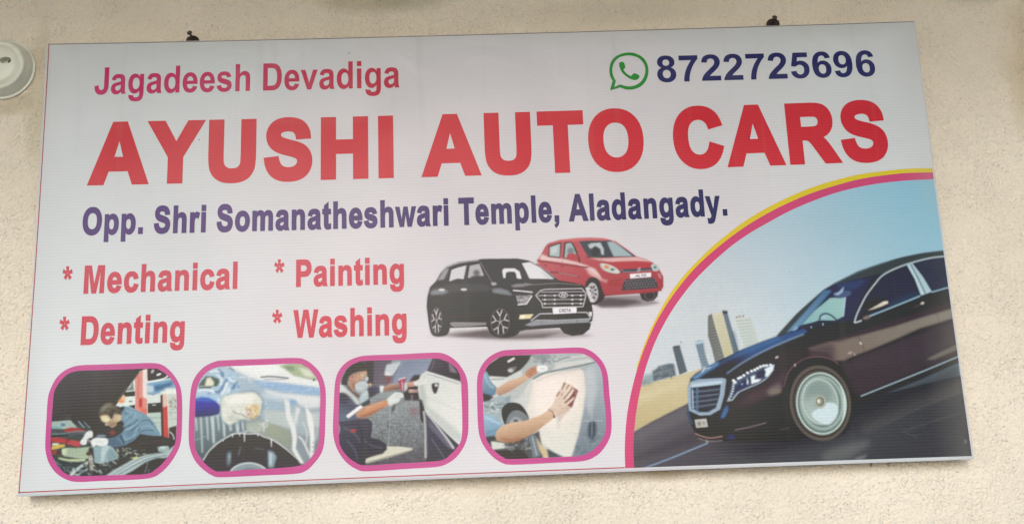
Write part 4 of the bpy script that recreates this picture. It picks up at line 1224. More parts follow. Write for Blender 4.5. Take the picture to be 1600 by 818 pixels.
# --- picture 3: masked painter crouching with spray gun at a white door
def paint3(c):
    P, Ln, E = c.poly, c.line, c.ell
    P('#8d999b', [(0, 0), (1000, 0), (1000, 900), (0, 900)], g=('#5b5c64', (420, 380), (440, 760)))
    P('#56525f', [(200, 80), (420, 85), (400, 260), (260, 250)], 3, g=('#6c6674', (250, 90), (380, 220)))
    P('#3f3b46', [(250, 95), (300, 95), (300, 240), (255, 240)], 4)
    P('#76859a', [(470, 95), (690, 80), (660, 160), (600, 210), (560, 300), (420, 260), (400, 230), (440, 170)], 3, g=('#8f9db0', (500, 100), (560, 240)))
    P('#bcc7cd', [(385, 120), (470, 102), (485, 110), (425, 185), (370, 180)], 3); Ln('#5a6274', 6, [(480, 105), (430, 190), (420, 240)], 2)
    E('#d8dcda', 395, 180, 22, 9, 0, 3); P('#7d5a62', [(370, 195), (425, 192), (412, 240), (375, 235)], 4)
    P('#443e49', [(535, 215), (560, 185), (598, 182), (598, 350), (500, 348), (490, 300), (520, 260)], 4)
    P('#6a6672', [(280, 330), (500, 340), (500, 370), (280, 380)], 12, .4)
    c.grain([(270, 340), (640, 350), (640, 740), (240, 760)], .13, .8)
    c.grain([(270, 480), (640, 480), (640, 740), (240, 760)], .09, 1.6)
    P('#8b636c', [(530, 390), (595, 395), (590, 440), (530, 438)], 8, .6); Ln('#b39aa0', 8, [(548, 310), (545, 385)], 3, .6)
    P('#56525f', [(300, 700), (640, 650), (640, 760), (240, 770)], 14, .5)
    # plate on the floor
    P('#cfd0bd', [(385, 640), (470, 642), (552, 653), (548, 662), (430, 695), (248, 745), (255, 715), (360, 690), (388, 660)], 1)
    P('#9fa091', [(248, 745), (430, 697), (548, 662), (545, 668), (430, 705), (262, 750)], 1)
    # white car side
    P('#ccd5ce', [(640, 160), (760, 205), (870, 240), (880, 640), (840, 625), (770, 560), (700, 490), (630, 415), (600, 350), (585, 280), (590, 215), (610, 180)],
      1.5, g=('#dbe0da', (640, 220), (800, 420)))
    P('#b1bfb9', [(640, 380), (760, 470), (868, 570), (868, 632), (770, 560), (640, 420)], 8, .7)
    P('#a7b4b0', [(592, 250), (620, 240), (640, 330), (640, 420), (600, 350)], 6, .7)
    P('#534f5b', [(682, 70), (800, 80), (870, 190), (868, 225), (740, 190), (642, 160)], 1, g=('#3f3b45', (700, 90), (820, 200)))
    P('#8d8590', [(780, 100), (800, 115), (840, 175), (790, 165)], 4, .7); Ln('#7b7682', 3, [(690, 90), (670, 155)], 1)
    Ln('#d9dcd9', 9, [(640, 166), (740, 196), (855, 236)], 1); Ln('#77767f', 4, [(645, 178), (750, 210), (850, 243)], 1)
    P('#49444d', [(672, 245), (700, 236), (720, 240), (712, 280), (700, 304), (682, 296)], 2, sm=1); E('#cdd3cf', 703, 250, 10, 9, 0, 2)
    Ln('#a9b4af', 3, [(640, 330), (700, 350), (868, 420)], 2, .6)
    P('#55556a', [(620, 415), (700, 488), (770, 560), (845, 630), (840, 720), (740, 745), (640, 750), (625, 500)], 1.5, g=('#3f3d4a', (640, 440), (760, 740)))
    P('#6e7080', [(650, 470), (760, 570), (815, 655), (780, 650), (660, 520)], 4, .8)
    Ln('#b9bfbf', 10, [(640, 428), (700, 500), (770, 590), (815, 655)], 1.5, sm=1, w2=14); Ln('#77758a', 4, [(670, 590), (755, 715)], 2)
    P('#403c46', [(593, 335), (612, 345), (628, 400), (630, 470), (618, 495), (600, 470)], 3)
    Ln('#aeb3b3', 13, [(622, 415), (632, 520), (634, 715)], 2, sm=1); Ln('#6b6c74', 5, [(640, 440), (645, 700)], 2)
    # trousers
    P('#4f4f60', [(75, 455), (215, 462), (268, 462), (294, 488), (292, 530), (284, 585), (340, 598), (378, 622), (388, 655), (362, 682), (300, 700),
                  (252, 722), (246, 765), (190, 758), (80, 680)], 1.5, sm=0, g=('#3f3e4c', (120, 480), (260, 740)))
    for pp in ([(110, 520), (180, 560), (220, 620)], [(130, 600), (180, 660), (200, 730)], [(240, 600), (300, 640), (360, 650)]):
        Ln('#6a6c80', 8, pp, 4, .7, 1)
    for pp in ([(200, 500), (230, 560), (225, 640)], [(270, 590), (260, 650), (250, 710)], [(90, 480), (120, 500), (210, 490)]):
        Ln('#33313d', 8, pp, 4, .7, 1)
    E('#a4484f', 172, 541, 20, 11, 0, 2); Ln('#b9b9c0', 4, [(78, 505), (85, 520), (80, 560)], 1)
    # upper body, close in
    Ln('#b2b9b6', 3.5, [(410, 400), (405, 520), (388, 725)], .8, .8, 1)
    P('#b78e7c', [(518, 236), (555, 224), (572, 240), (562, 258), (525, 262)], 1.5); P('#a98c86', [(524, 280), (580, 278), (584, 296), (530, 298)], 2)
    P('#d6dbd6', [(556, 232), (590, 216), (620, 200), (642, 205), (638, 232), (600, 250), (568, 254)], 1, sm=1); Ln('#8f9996', 2.5, [(585, 232), (632, 218)], 1, .7)
    P('#c3cbc6', [(600, 215), (620, 180), (640, 170), (645, 205)], 3, .8)
    c.use(525, 560, 8.183)
    P('#4a4a60', [(20, 420), (150, 440), (260, 560), (330, 600), (260, 700), (280, 760), (60, 800), (20, 790)], 5, g=('#5f6e84', (120, 560), (80, 740)))
    P('#3f3b4c', [(60, 440), (150, 440), (200, 520), (120, 560), (50, 520)], 14, .7); Ln('#6c6a86', 18, [(150, 540), (230, 590), (290, 610)], 9, .7, 1)
    P('#aac0c6', [(300, 510), (330, 440), (385, 395), (416, 440), (416, 500), (340, 565), (305, 570)], 5); Ln('#d3dcdc', 12, [(352, 470), (400, 420)], 6, .8)
    P('#c9d1cf', [(20, 310), (70, 300), (110, 365), (200, 450), (272, 520), (305, 575), (262, 580), (180, 475), (100, 425), (30, 430)], 5); P('#8f9b9c', [(110, 400), (200, 480), (270, 570), (240, 570), (160, 480)], 9, .7)
    P('#3c3a48', [(400, 372), (480, 338), (592, 352), (575, 425), (500, 465), (420, 510), (415, 440)], 5, g=('#5a5570', (430, 440), (540, 350))); P('#3b3e47', [(308, 582), (432, 508), (440, 582), (345, 612)], 5)
    P('#dbe2e2', [(558, 345), (618, 345), (592, 432), (566, 420)], 5)
    P('#ab8573', [(616, 352), (700, 324), (800, 316), (835, 388), (700, 412), (600, 425)], 6, g=('#7d5d54', (690, 330), (720, 410))); Ln('#c7a592', 12, [(640, 350), (730, 332), (790, 330)], 7, .7)
    P('#e6e8e8', [(128, 728), (310, 590), (346, 616), (160, 758)], 3)
    P('#c48e69', [(248, 712), (345, 626), (480, 572), (640, 524), (672, 590), (560, 650), (440, 722), (340, 758), (280, 742)], 5); P('#8a5b44', [(270, 740), (400, 700), (560, 630), (660, 592), (560, 655), (440, 725), (340, 760)], 9, .8)
    Ln('#d8aa88', 18, [(380, 640), (500, 590), (620, 548)], 9, .8)
    P('#d3dcd8', [(652, 522), (690, 480), (742, 438), (800, 424), (856, 448), (862, 490), (825, 500), (812, 540), (752, 582), (682, 592)], 4, sm=1); Ln('#8f9b98', 6, [(760, 450), (840, 470)], 3, .8)
    Ln('#9fa9a6', 6, [(745, 480), (820, 498)], 3, .8); P('#a9b3b0', [(690, 580), (760, 560), (810, 530), (760, 585)], 7, .7); Ln('#cfae5c', 9, [(650, 520), (672, 590)], 3)
    P('#a5465e', [(788, 272), (890, 240), (902, 262), (880, 300), (872, 402), (830, 412), (802, 300)], 4); Ln('#f0e9e9', 9, [(792, 268), (888, 240)], 3); Ln('#e6dede', 8, [(845, 290), (852, 400)], 3)
    P('#c9cfc8', [(872, 320), (905, 300), (912, 380), (880, 420)], 6); P('#c9a08a', [(905, 310), (990, 290), (990, 330), (912, 335)], 5); P('#c9a996', [(930, 395), (990, 395), (990, 420), (935, 420)], 5)
    P('#4a3f4c', [(770, 400), (870, 420), (870, 520), (862, 430), (780, 425)], 6, .7)
    P('#5a5f62', [(735, 582), (768, 570), (748, 650), (712, 704), (705, 640)], 5)
    # head
    P('#6a5247', [(145, 320), (220, 410), (305, 460), (292, 510), (200, 430), (140, 370)], 6)
    P('#b08873', [(160, 240), (200, 198), (300, 168), (382, 142), (397, 190), (378, 240), (300, 292), (256, 320), (250, 385), (215, 412), (170, 340)], 5); P('#8d6856', [(200, 300), (250, 310), (240, 390), (210, 400)], 9, .7)
    P('#c59d86', [(230, 240), (280, 225), (300, 270), (250, 290)], 9, .8); E('#bd937d', 205, 226, 20, 30, 10, 4); E('#7a5647', 208, 230, 8, 16, 10, 4)
    P('#342f31', [(60, 330), (80, 240), (130, 140), (200, 70), (290, 36), (350, 55), (386, 108), (386, 145), (300, 160), (212, 192), (165, 232), (150, 290), (142, 345)], 5, sm=0)
    P('#4a4340', [(180, 110), (280, 60), (350, 90), (300, 120), (200, 150)], 14, .7)
    Ln('#d3c79e', 8, [(270, 205), (310, 235), (352, 250)], 4, .9, 1); P('#cfc2a0', [(305, 190), (388, 176), (390, 205), (330, 230)], 7); Ln('#4c3c36', 7, [(330, 205), (388, 190)], 4, .8)
    P('#b9c6ca', [(368, 250), (392, 218), (414, 240), (408, 282), (380, 290)], 4)
    P('#bcc7cb', [(246, 335), (290, 300), (360, 288), (402, 310), (406, 350), (372, 402), (312, 424), (264, 402)], 4, sm=1); P('#93a1a6', [(265, 390), (330, 400), (395, 350), (372, 402), (312, 424)], 8, .7)
    Ln('#8a979c', 5, [(280, 340), (350, 325), (390, 335)], 3, .8); Ln('#8a979c', 5, [(285, 365), (350, 350), (385, 358)], 3, .8); E('#cda680', 436, 326, 19, 15, 20, 4)
    c.use(510, 540, 4.0913)
    c.grain([(70, 60), (880, 60), (880, 770), (70, 770)], .02, 1.0)


inset((510, 540), 4.0913,
      [(270, 60), (480, 52), (690, 42), (760, 52), (820, 88), (865, 140), (895, 200), (905, 270), (908, 450), (905, 560), (880, 640), (830, 710),
       (770, 752), (700, 772), (500, 785), (270, 800), (200, 790), (130, 745), (80, 680), (52, 610), (42, 540), (45, 420), (52, 270), (65, 190),
       (100, 130), (150, 90), (210, 68)],
      [(260, 95), (500, 88), (690, 80), (750, 92), (800, 115), (845, 165), (860, 230), (863, 300), (868, 450), (865, 580), (840, 640), (795, 690),
       (740, 728), (600, 742), (420, 752), (250, 762), (190, 745), (130, 700), (90, 640), (80, 580), (80, 430), (85, 290), (92, 220), (115, 165),
       (155, 125), (205, 102)], paint3, 'printed photo of a masked painter spraying a white car door')


# --- picture 4: hands sanding a panel
def paint4(c):
    P, Ln, E = c.poly, c.line, c.ell
    P('#c6cfcc', [(0, 0), (1000, 0), (1000, 900), (0, 900)])
    P('#433f42', [(70, 170), (200, 80), (410, 75), (370, 130), (320, 175), (230, 222), (120, 215)], 2)
    Ln('#e3e6e2', 12, [(238, 122), (282, 98)], 2); E('#c3c9c6', 258, 176, 18, 12, 0, 3); P('#8b8f8e', [(250, 160), (300, 150), (280, 180)], 5, .7)
    P('#d3dad4', [(120, 215), (230, 222), (240, 250), (180, 290), (120, 260)], 3); Ln('#8f9a9a', 8, [(130, 235), (220, 230)], 2)
    # upper bodywork
    P('#a9b5b4', [(400, 72), (700, 62), (850, 120), (850, 190), (640, 180), (500, 200), (400, 240), (330, 230), (330, 170), (370, 120)], 3)
    P('#7f8c90', [(400, 75), (500, 72), (520, 110), (440, 130), (400, 120)], 5, .8)
    c.clutter(['#6f7e84', '#c9d1ce', '#93a0a2'], 400, 78, 560, 130, 26, 16, 2, .7, 21)
    Ln('#d6dbd8', 12, [(520, 130), (640, 95), (760, 80)], 4, .7); Ln('#5f6f78', 6, [(525, 128), (600, 100), (640, 90)], 2)
    P('#c9cfcb', [(560, 130), (760, 100), (790, 122), (600, 165), (520, 180)], 4)
    P('#b6bebb', [(180, 300), (330, 220), (400, 215), (360, 300), (300, 360), (220, 400), (190, 380)], 5)
    P('#8ba0a6', [(180, 360), (260, 335), (250, 390), (210, 420), (170, 430)], 4)
    # bare panel
    P('#e2dbd1', [(350, 300), (385, 245), (470, 200), (580, 182), (700, 165), (735, 200), (735, 330), (720, 450), (690, 600), (650, 725), (560, 715),
                  (490, 665), (430, 600), (375, 480), (355, 400)], 3, g=('#d9ddd0', (560, 240), (600, 700)))
    P('#f0e8de', [(420, 260), (560, 215), (690, 230), (690, 400), (560, 560), (470, 520), (400, 400)], 20, .7)
    P('#c3ccc6', [(350, 300), (385, 240), (400, 260), (372, 400), (355, 420)], 5, .8)
    P('#b5bfbb', [(560, 470), (580, 480), (565, 560), (550, 540)], 8, .6)
    Ln('#5f7078', 9, [(400, 232), (470, 195), (600, 165), (720, 142), (800, 124)], 2, .9, 1); Ln('#a9b5b6', 8, [(420, 245), (520, 205), (700, 170)], 4, .6, 1)
    # right-hand bluish side
    P('#a7b5bb', [(725, 165), (800, 130), (860, 180), (880, 460), (870, 620), (760, 720), (645, 735), (690, 590), (722, 440), (740, 300)], 5,
      g=('#7a8993', (760, 220), (790, 640)))
    P('#c3ccce', [(735, 170), (790, 150), (810, 300), (770, 480), (740, 400)], 10, .6)
    P('#4e5c68', [(755, 520), (785, 495), (805, 520), (800, 590), (775, 625), (752, 590)], 5, sm=1)
    c.clutter(['#5f6d78', '#9fb0b8', '#48545e'], 670, 560, 850, 710, 40, 14, 3, .5, 22)
    Ln('#d3dbdd', 3, [(720, 498), (845, 496)], 1, .7); Ln('#d3dbdd', 3, [(778, 440), (776, 600)], 1, .5)
    # arch and tyre
    P('#9cb0b4', [(80, 380), (200, 330), (230, 380), (200, 440), (200, 520), (80, 480)], 5)
    c.clutter(['#4c5557', '#dfe4df', '#6d7a7c', '#8fa2a6'], 90, 365, 200, 450, 26, 17, 1.5, .8, 23, .6)
    P('#3f3a3e', [(198, 450), (206, 412), (235, 386), (275, 380), (318, 392), (352, 430), (375, 488), (340, 500), (300, 470), (240, 530), (212, 510)], 2, sm=1)
    P('#7a8488', [(226, 530), (236, 480), (262, 442), (300, 430), (342, 448), (372, 486), (360, 540), (240, 560)], 2, sm=1)
    P('#a9b3b4', [(250, 500), (285, 470), (330, 490), (320, 530), (260, 540)], 4, .7); E('#4c5256', 290, 500, 16, 12, 0, 3)
    # lower clutter
    P('#5a5e60', [(80, 600), (380, 590), (440, 560), (470, 740), (250, 760), (140, 700)], 4)
    P('#cdd3cb', [(132, 628), (215, 640), (222, 672), (140, 682)], 2); P('#474447', [(150, 690), (330, 680), (380, 740), (220, 760)], 4)
    c.clutter(['#c3cac5', '#7c878a', '#3b3b3e', '#a9b2ae'], 220, 600, 400, 680, 46, 14, 1.5, .8, 24)
    P('#74828a', [(370, 590), (400, 575), (430, 620), (450, 720), (400, 735), (385, 650)], 3); Ln('#aebabd', 6, [(395, 600), (425, 720)], 2)
    P('#cdbb93', [(420, 600), (450, 650), (500, 690), (505, 728), (470, 735), (440, 680)], 3)
    P('#545c62', [(488, 672), (560, 712), (600, 728), (500, 740)], 3)
    # upper arm
    P('#82a5ba', [(70, 170), (108, 188), (130, 245), (170, 288), (160, 330), (120, 345), (70, 335)], 1.5, g=('#5f8298', (100, 200), (130, 330)))
    P('#413e46', [(75, 320), (130, 335), (150, 345), (120, 370), (80, 380)], 3); Ln('#a9c6d6', 8, [(90, 200), (115, 260), (150, 290)], 4, .8, 1)
    P('#cfb093', [(165, 292), (235, 248), (300, 226), (350, 200), (378, 224), (330, 262), (250, 312), (185, 338), (165, 325)], 1.5, g=('#a67c64', (250, 250), (270, 320)))
    P('#b9866a', [(350, 200), (366, 172), (400, 154), (428, 150), (432, 170), (424, 196), (398, 215), (376, 226)], 1.5, sm=1)
    for q in ([(380, 180), (402, 190)], [(395, 168), (418, 178)], [(372, 195), (392, 206)]):
        Ln('#7d5040', 4, q, 1, .8)
    P('#e2e6e3', [(426, 152), (455, 143), (488, 148), (490, 176), (450, 188), (428, 182)], 1.5, sm=1); Ln('#9aa6a8', 3, [(445, 160), (478, 170)], 1)
    # lower arm
    P('#93b9cf', [(75, 455), (130, 462), (190, 500), (218, 522), (180, 560), (165, 590), (95, 605), (80, 540)], 1.5, g=('#6c93ab', (120, 470), (130, 600)))
    Ln('#c3dbe6', 8, [(95, 475), (150, 500), (195, 520)], 4, .7, 1); Ln('#4f7288', 6, [(100, 580), (150, 560), (180, 550)], 3, .8, 1)
    P('#4a4a50', [(95, 600), (160, 590), (150, 625), (100, 640)], 3)
    P('#d3b597', [(165, 565), (200, 530), (270, 508), (350, 498), (440, 465), (505, 428), (545, 465), (500, 505), (430, 560), (360, 600), (290, 630), (220, 638),
                  (165, 622)], 1.5, g=('#a5805f', (300, 500), (330, 630)))
    P('#a06a58', [(180, 600), (260, 615), (340, 600), (300, 632), (220, 638)], 6, .7)
    # hand, close in
    c.use(840, 580, 10.225)
    P('#c3b7a5', [(320, 720), (440, 650), (560, 560), (500, 640), (400, 730), (340, 800)], 14, .7)
    P('#d9c7b4', [(165, 606), (240, 530), (295, 395), (350, 300), (395, 200), (425, 165), (458, 180), (482, 200), (545, 198), (572, 240), (640, 285), (648, 310), (600, 420), (548, 570), (450, 640),
                  (325, 712), (285, 738), (245, 660)], 5)
    P('#c4a896', [(300, 690), (420, 620), (500, 540), (545, 565), (450, 640), (325, 712)], 12, .8)
    P('#8c585c', [(575, 255), (650, 300), (602, 430), (552, 572), (505, 556), (470, 530), (560, 460), (592, 400), (540, 440), (450, 500), (560, 350)], 6); E('#bb8c92', 596, 325, 16, 40, 20, 8)
    for ptsx, cc, ww in (([(438, 175), (412, 225), (384, 285)], '#84574f', 28), ([(366, 298), (335, 345), (303, 392)], '#9b7064', 26), ([(503, 214), (475, 245), (452, 282)], '#6f4d46', 22),
                         ([(430, 300), (400, 345), (375, 388)], '#9d7a6c', 15), ([(565, 246), (510, 320), (465, 375), (415, 440)], '#7d564d', 19), ([(600, 300), (560, 372), (500, 440), (435, 502)], '#704844', 24)):
        Ln(cc, ww, ptsx, 5, .95, 1)
    for ptsx in ([(470, 210), (430, 290), (400, 340)], [(535, 215), (490, 290), (430, 370)], [(580, 285), (530, 350), (470, 430)], [(580, 415), (520, 470), (470, 520)], [(400, 205), (350, 320)]):
        Ln('#e9dccb', 20, ptsx, 7, .85, 1)
    Ln('#a48d78', 9, [(232, 608), (290, 612)], 5, .8); Ln('#a48d78', 9, [(330, 562), (372, 530)], 5, .8); Ln('#9c846e', 14, [(385, 575), (420, 590)], 7, .7); Ln('#b89e88', 12, [(300, 640), (400, 600), (470, 545)], 9, .6)
    Ln('#73504a', 15, [(165, 605), (215, 622), (248, 660), (270, 725)], 5, .95, 1); E('#6d4c48', 262, 722, 22, 20, 0, 6)
    P('#cdb496', [(0, 818), (100, 760), (240, 700), (262, 740), (150, 818)], 8, .6); P('#c9d0c4', [(300, 740), (340, 760), (330, 818), (310, 818)], 9, .7)
    c.use(735, 535, 4.0913)
    c.grain([(70, 60), (880, 60), (880, 770), (70, 770)], .02, 1.0)


inset((735, 535), 4.0913,
      [(250, 45), (480, 38), (680, 30), (750, 42), (810, 82), (855, 140), (878, 210), (888, 320), (900, 450), (902, 550), (885, 620), (840, 690),
       (790, 730), (720, 755), (550, 765), (270, 778), (200, 765), (140, 725), (90, 665), (60, 600), (48, 520), (44, 400), (42, 250), (55, 180),
       (90, 120), (135, 80), (190, 55)],
      [(250, 82), (480, 72), (690, 68), (740, 80), (790, 110), (830, 165), (845, 230), (852, 330), (865, 450), (865, 550), (845, 615), (800, 670),
       (750, 705), (690, 722), (500, 732), (260, 742), (210, 730), (155, 690), (115, 640), (92, 580), (85, 480), (80, 350), (78, 250), (90, 190),
       (120, 140), (160, 105), (205, 88)], paint4, 'printed photo of two hands sanding a car panel')

# ------------------------------------------------------------------ the large picture: dark saloon on a tilted road
c = Canvas(970, 255, 1530, 740, 2.5, '#a9c2cb')
Z5, Z6, Z7, ZA, ZB, ZC = (970, 480, 3.146), (1050, 260, 2.727), (1200, 500, 2.5725), (1050, 460, 3.41), (1200, 380, 4.543), (1200, 540, 4.091)
P, Ln, E = c.poly, c.line, c.ell
c.use(0, 0, 1)
P('#86b8ce', [(960, 250), (1540, 250), (1540, 760), (960, 760)], g=('#bfcbd0', (1400, 270), (1160, 520)))
P('#c3cdcf', [(1000, 430), (1160, 470), (1200, 540), (1000, 590)], 40, .6)
c.use(*Z5)
P('#8aa0a4', [(85, 395), (110, 335), (160, 320), (170, 365), (100, 395)], 6)
P('#c2b88f', [(60, 420), (100, 388), (160, 366), (250, 342), (330, 320), (430, 285), (450, 330), (345, 380), (345, 470), (60, 610)], 1.5,
  g=('#b7a97c', (200, 350), (180, 560)))
P('#cfc8a4', [(70, 430), (250, 380), (330, 350), (330, 370), (80, 470)], 12, .6)
P('#586770', [(154, 312), (178, 300), (182, 288), (240, 274), (262, 276), (272, 334), (160, 364)], 2); Ln('#8c979a', 3, [(165, 325), (262, 300)], 1)
Ln('#525f68', 4, [(165, 345), (265, 320)], 1)
P('#55626b', [(254, 196), (266, 188), (290, 187), (298, 215), (327, 314), (288, 331)], 1.5); Ln('#2f373d', 5, [(256, 194), (290, 188)], 1)
for k_ in range(7): Ln('#87949a', 2, [(262 + k_ * 5, 214 + k_ * 16), (298 + k_ * 4, 208 + k_ * 15)], .8, .7)
P('#7c95a3', [(364, 168), (385, 160), (404, 161), (437, 290), (398, 302)], 1.5); P('#a9c3d0', [(364, 168), (404, 160), (407, 172), (366, 182)], 1)
for k_ in range(9): Ln('#566a78', 2.5, [(370 + k_ * 4, 186 + k_ * 12), (408 + k_ * 3.3, 180 + k_ * 12)], .6, .8)
P('#d9dccd', [(405, 170), (420, 215), (440, 275), (432, 280), (415, 230)], 2, .7)
P('#6d716e', [(427, 60), (430, 38), (448, 30), (462, 90), (512, 250), (465, 278), (448, 205), (428, 140)], 1.2)
for k_ in range(14): Ln('#4d524f', 2.5, [(433 + k_ * 3.2, 76 + k_ * 14), (462 + k_ * 3.6, 68 + k_ * 14)], .6, .8)
for k_ in range(14): Ln('#9a9d95', 2.5, [(433 + k_ * 3.2, 70 + k_ * 14), (462 + k_ * 3.6, 62 + k_ * 14)], .6, .7)
P('#c6c5ab', [(448, 32), (500, 20), (562, 232), (512, 252)], 1.2, g=('#b9b894', (480, 30), (540, 240)))
P('#5c6f7e', [(498, 16), (522, 20), (582, 222), (556, 236)], 1.2); [Ln('#8596a2', 2, [(503 + k_ * 4.2, 30 + k_ * 14), (526 + k_ * 4.0, 24 + k_ * 14)], .6, .7) for k_ in range(14)]; P('#4a5a68', [(540, 120), (560, 112), (584, 222), (566, 232)], 5, .5); P('#39424a', [(498, 14), (524, 16), (526, 30), (502, 32)], 1)
P('#bfcac4', [(558, 48), (640, 50), (660, 100), (684, 182), (606, 210)], 2)
for k_ in range(9): Ln('#9dadaa', 4, [(566 + k_ * 5, 66 + k_ * 15), (642 + k_ * 4.5, 58 + k_ * 14)], 1, .8)
for q in ((570, 48), (585, 44), (602, 42)): E('#8a7a66', *q, 6, 4)
for k_ in range(7):
    for m_ in range(3):
        E('#3f4a52', 262 + m_ * 11 + k_ * 5.2, 212 + k_ * 16 - m_ * 1.5, 3.6, 4.5, 0, 1, .8)
for k_ in range(8):
    for m_ in range(3):
        E('#43545f', 376 + m_ * 11 + k_ * 4.2, 190 + k_ * 13 - m_ * 1.5, 3.6, 3.6, 0, 1, .8)
for k_ in range(13):
    E('#a3a183', 470 + k_ * 3.9, 46 + k_ * 15, 3, 3, 0, 1, .6); E('#a3a183', 484 + k_ * 4, 42 + k_ * 15, 3, 3, 0, 1, .6)
for k_ in range(9):
    for m_ in range(5):
        E('#8d9f9d', 572 + m_ * 14 + k_ * 5, 68 + k_ * 15 - m_ * 1.6, 3.2, 3.8, 0, 1, .6)
c.clutter(['#7b8a90', '#46525a', '#93a0a2'], 160, 292, 266, 350, 40, 8, 1, .7, 71)
c.clutter(['#8a9a94', '#6f8078'], 90, 350, 160, 385, 20, 9, 2, .6, 72)
# road
P('#56545c', [(60, 612), (150, 560), (345, 462), (420, 660), (900, 520), (1800, 300), (1800, 900), (40, 900)], 1.5, g=('#45434b', (150, 600), (700, 780)))
P('#65636a', [(62, 618), (340, 475), (350, 540), (65, 670)], 10, .6); P('#3e3b43', [(60, 730), (380, 600), (420, 650), (240, 700), (60, 760)], 10, .5)
Ln('#7f99b5', 6, [(105, 792), (250, 738), (430, 664)], 1)
c.use(*ZC)
P('#494a50', [(-200, 700), (200, 640), (540, 455), (1230, 190), (1330, 720), (-200, 820)], 8, g=('#404047', (500, 500), (900, 760)))
P('#5a5756', [(560, 460), (900, 310), (1240, 205), (1250, 290), (900, 410), (620, 560)], 14, .7)
Ln('#66625f', 6, [(740, 500), (1000, 380), (1240, 290)], 4, .5); Ln('#66625f', 5, [(860, 548), (1050, 480), (1255, 420)], 3, .5); Ln('#5f5c5c', 4, [(860, 548), (950, 578)], 2, .6)
P('#6f7070', [(340, 690), (420, 650), (560, 615), (650, 600), (640, 640), (560, 690), (500, 730), (360, 740)], 14, .55)
P('#85888a', [(560, 715), (640, 690), (600, 728), (540, 732)], 6, .6); P('#2f2f38', [(1255, 560), (1285, 540), (1300, 690), (1275, 700)], 8, .5)
E('#69707c', 1262, 610, 6, 14, 0, 3)
# car body
c.use(0, 0, 1)
body = [(1075, 604), (1079.7, 589.7), (1097, 577), (1122.6, 564), (1160.7, 545.2), (1192.5, 532), (1213, 525), (1236, 500), (1255.4, 480), (1284.7, 454.4),
        (1321.4, 434.2), (1361.7, 417.7), (1398.4, 404.8), (1435, 396.4), (1475.4, 390.8), (1530, 386), (1530, 562), (1495, 568), (1440, 592), (1380, 616), (1330, 640), (1332, 652),
        (1240, 690), (1150, 690), (1106.7, 688), (1089.2, 680), (1079.7, 661), (1073.3, 645.3), (1075.8, 626)]
P('#302b32', body, 1.0)
P('#2f2e38', [(1140, 690), (1100, 695), (1180, 712), (1300, 690), (1500, 600), (1500, 575), (1380, 620), (1250, 680)], 7, .75)
c.use(*ZB)
P('#3d4448', [(60, 655), (200, 500), (330, 385), (400, 325), (470, 280), (640, 195), (800, 140), (960, 95), (1100, 68), (1260, 50), (1400, 40), (1400, 100), (1150, 102), (960, 155), (860, 205), (700, 260),
              (420, 340), (130, 640)], 1.5)
Ln('#6f94a8', 4, [(420, 312), (560, 240), (700, 180), (860, 125)], 2, .7, 1)
P('#2f2b3c', [(560, 270), (860, 200), (780, 270), (700, 370), (640, 470), (600, 560), (540, 560), (545, 380)], 2)
P('#28324f', [(128, 637), (230, 520), (400, 325), (470, 292), (640, 255), (740, 240), (690, 330), (640, 440), (600, 540), (490, 555), (300, 600)], 2)
P('#37426a', [(480, 290), (660, 255), (700, 262), (620, 330), (520, 330)], 8, .8)
P('#648cab', [(128, 637), (250, 500), (402, 328), (452, 335), (360, 440), (240, 575), (190, 605)], 4, g=('#456b8f', (180, 600), (420, 340)))
P('#82aeb2', [(240, 577), (330, 478), (440, 388), (552, 380), (536, 515), (480, 545), (380, 545)], 2, g=('#8fb8b4', (300, 540), (520, 420)))
P('#a4b9cc', [(540, 380), (552, 380), (538, 516), (528, 518)], 1)
E('#4a567e', 530, 362, 62, 24, -12, 2); P('#8fa9c6', [(462, 360), (500, 345), (540, 305), (530, 345), (500, 368)], 2)
P('#1f2740', [(130, 640), (230, 598), (360, 545), (490, 552), (420, 575), (300, 604)], 2)
Ln('#25304e', 11, [(365, 545), (372, 515), (400, 498), (440, 505), (490, 545)], 1, 1, 1); E('#9ab4c8', 398, 524, 20, 7, -10, 2)
P('#7f9fc0', [(165, 620), (205, 585), (215, 600), (190, 618)], 2); E('#8ea7bf', 390, 573, 5, 9); E('#8ea7bf', 307, 594, 5, 7)
c.use(*Z5)
P('#294f80', [(340, 352), (365, 325), (400, 303), (480, 262), (600, 203), (700, 168), (765, 145), (900, 104), (920, 118), (760, 190), (650, 240), (560, 292), (520, 335),
              (470, 350), (345, 370)], 1.2, g=('#191f38', (620, 205), (570, 285)))
P('#6ea0cc', [(342, 352), (400, 305), (480, 266), (480, 280), (410, 325), (372, 352)], 5, .7)
Ln('#8aa6c2', 5, [(520, 325), (600, 270), (700, 215), (800, 170), (900, 130)], 2.5, .85, 1)
Ln('#4f86bd', 9, [(440, 300), (560, 238), (680, 188), (780, 150)], 6, .5, 1)
P('#20243f', [(520, 338), (600, 285), (700, 232), (780, 200), (760, 225), (640, 290), (545, 350)], 8, .7)
P('#3a3038', [(545, 375), (640, 300), (760, 230), (900, 165), (900, 300), (800, 330), (700, 380), (640, 450), (500, 540), (515, 420)], 8, .8)
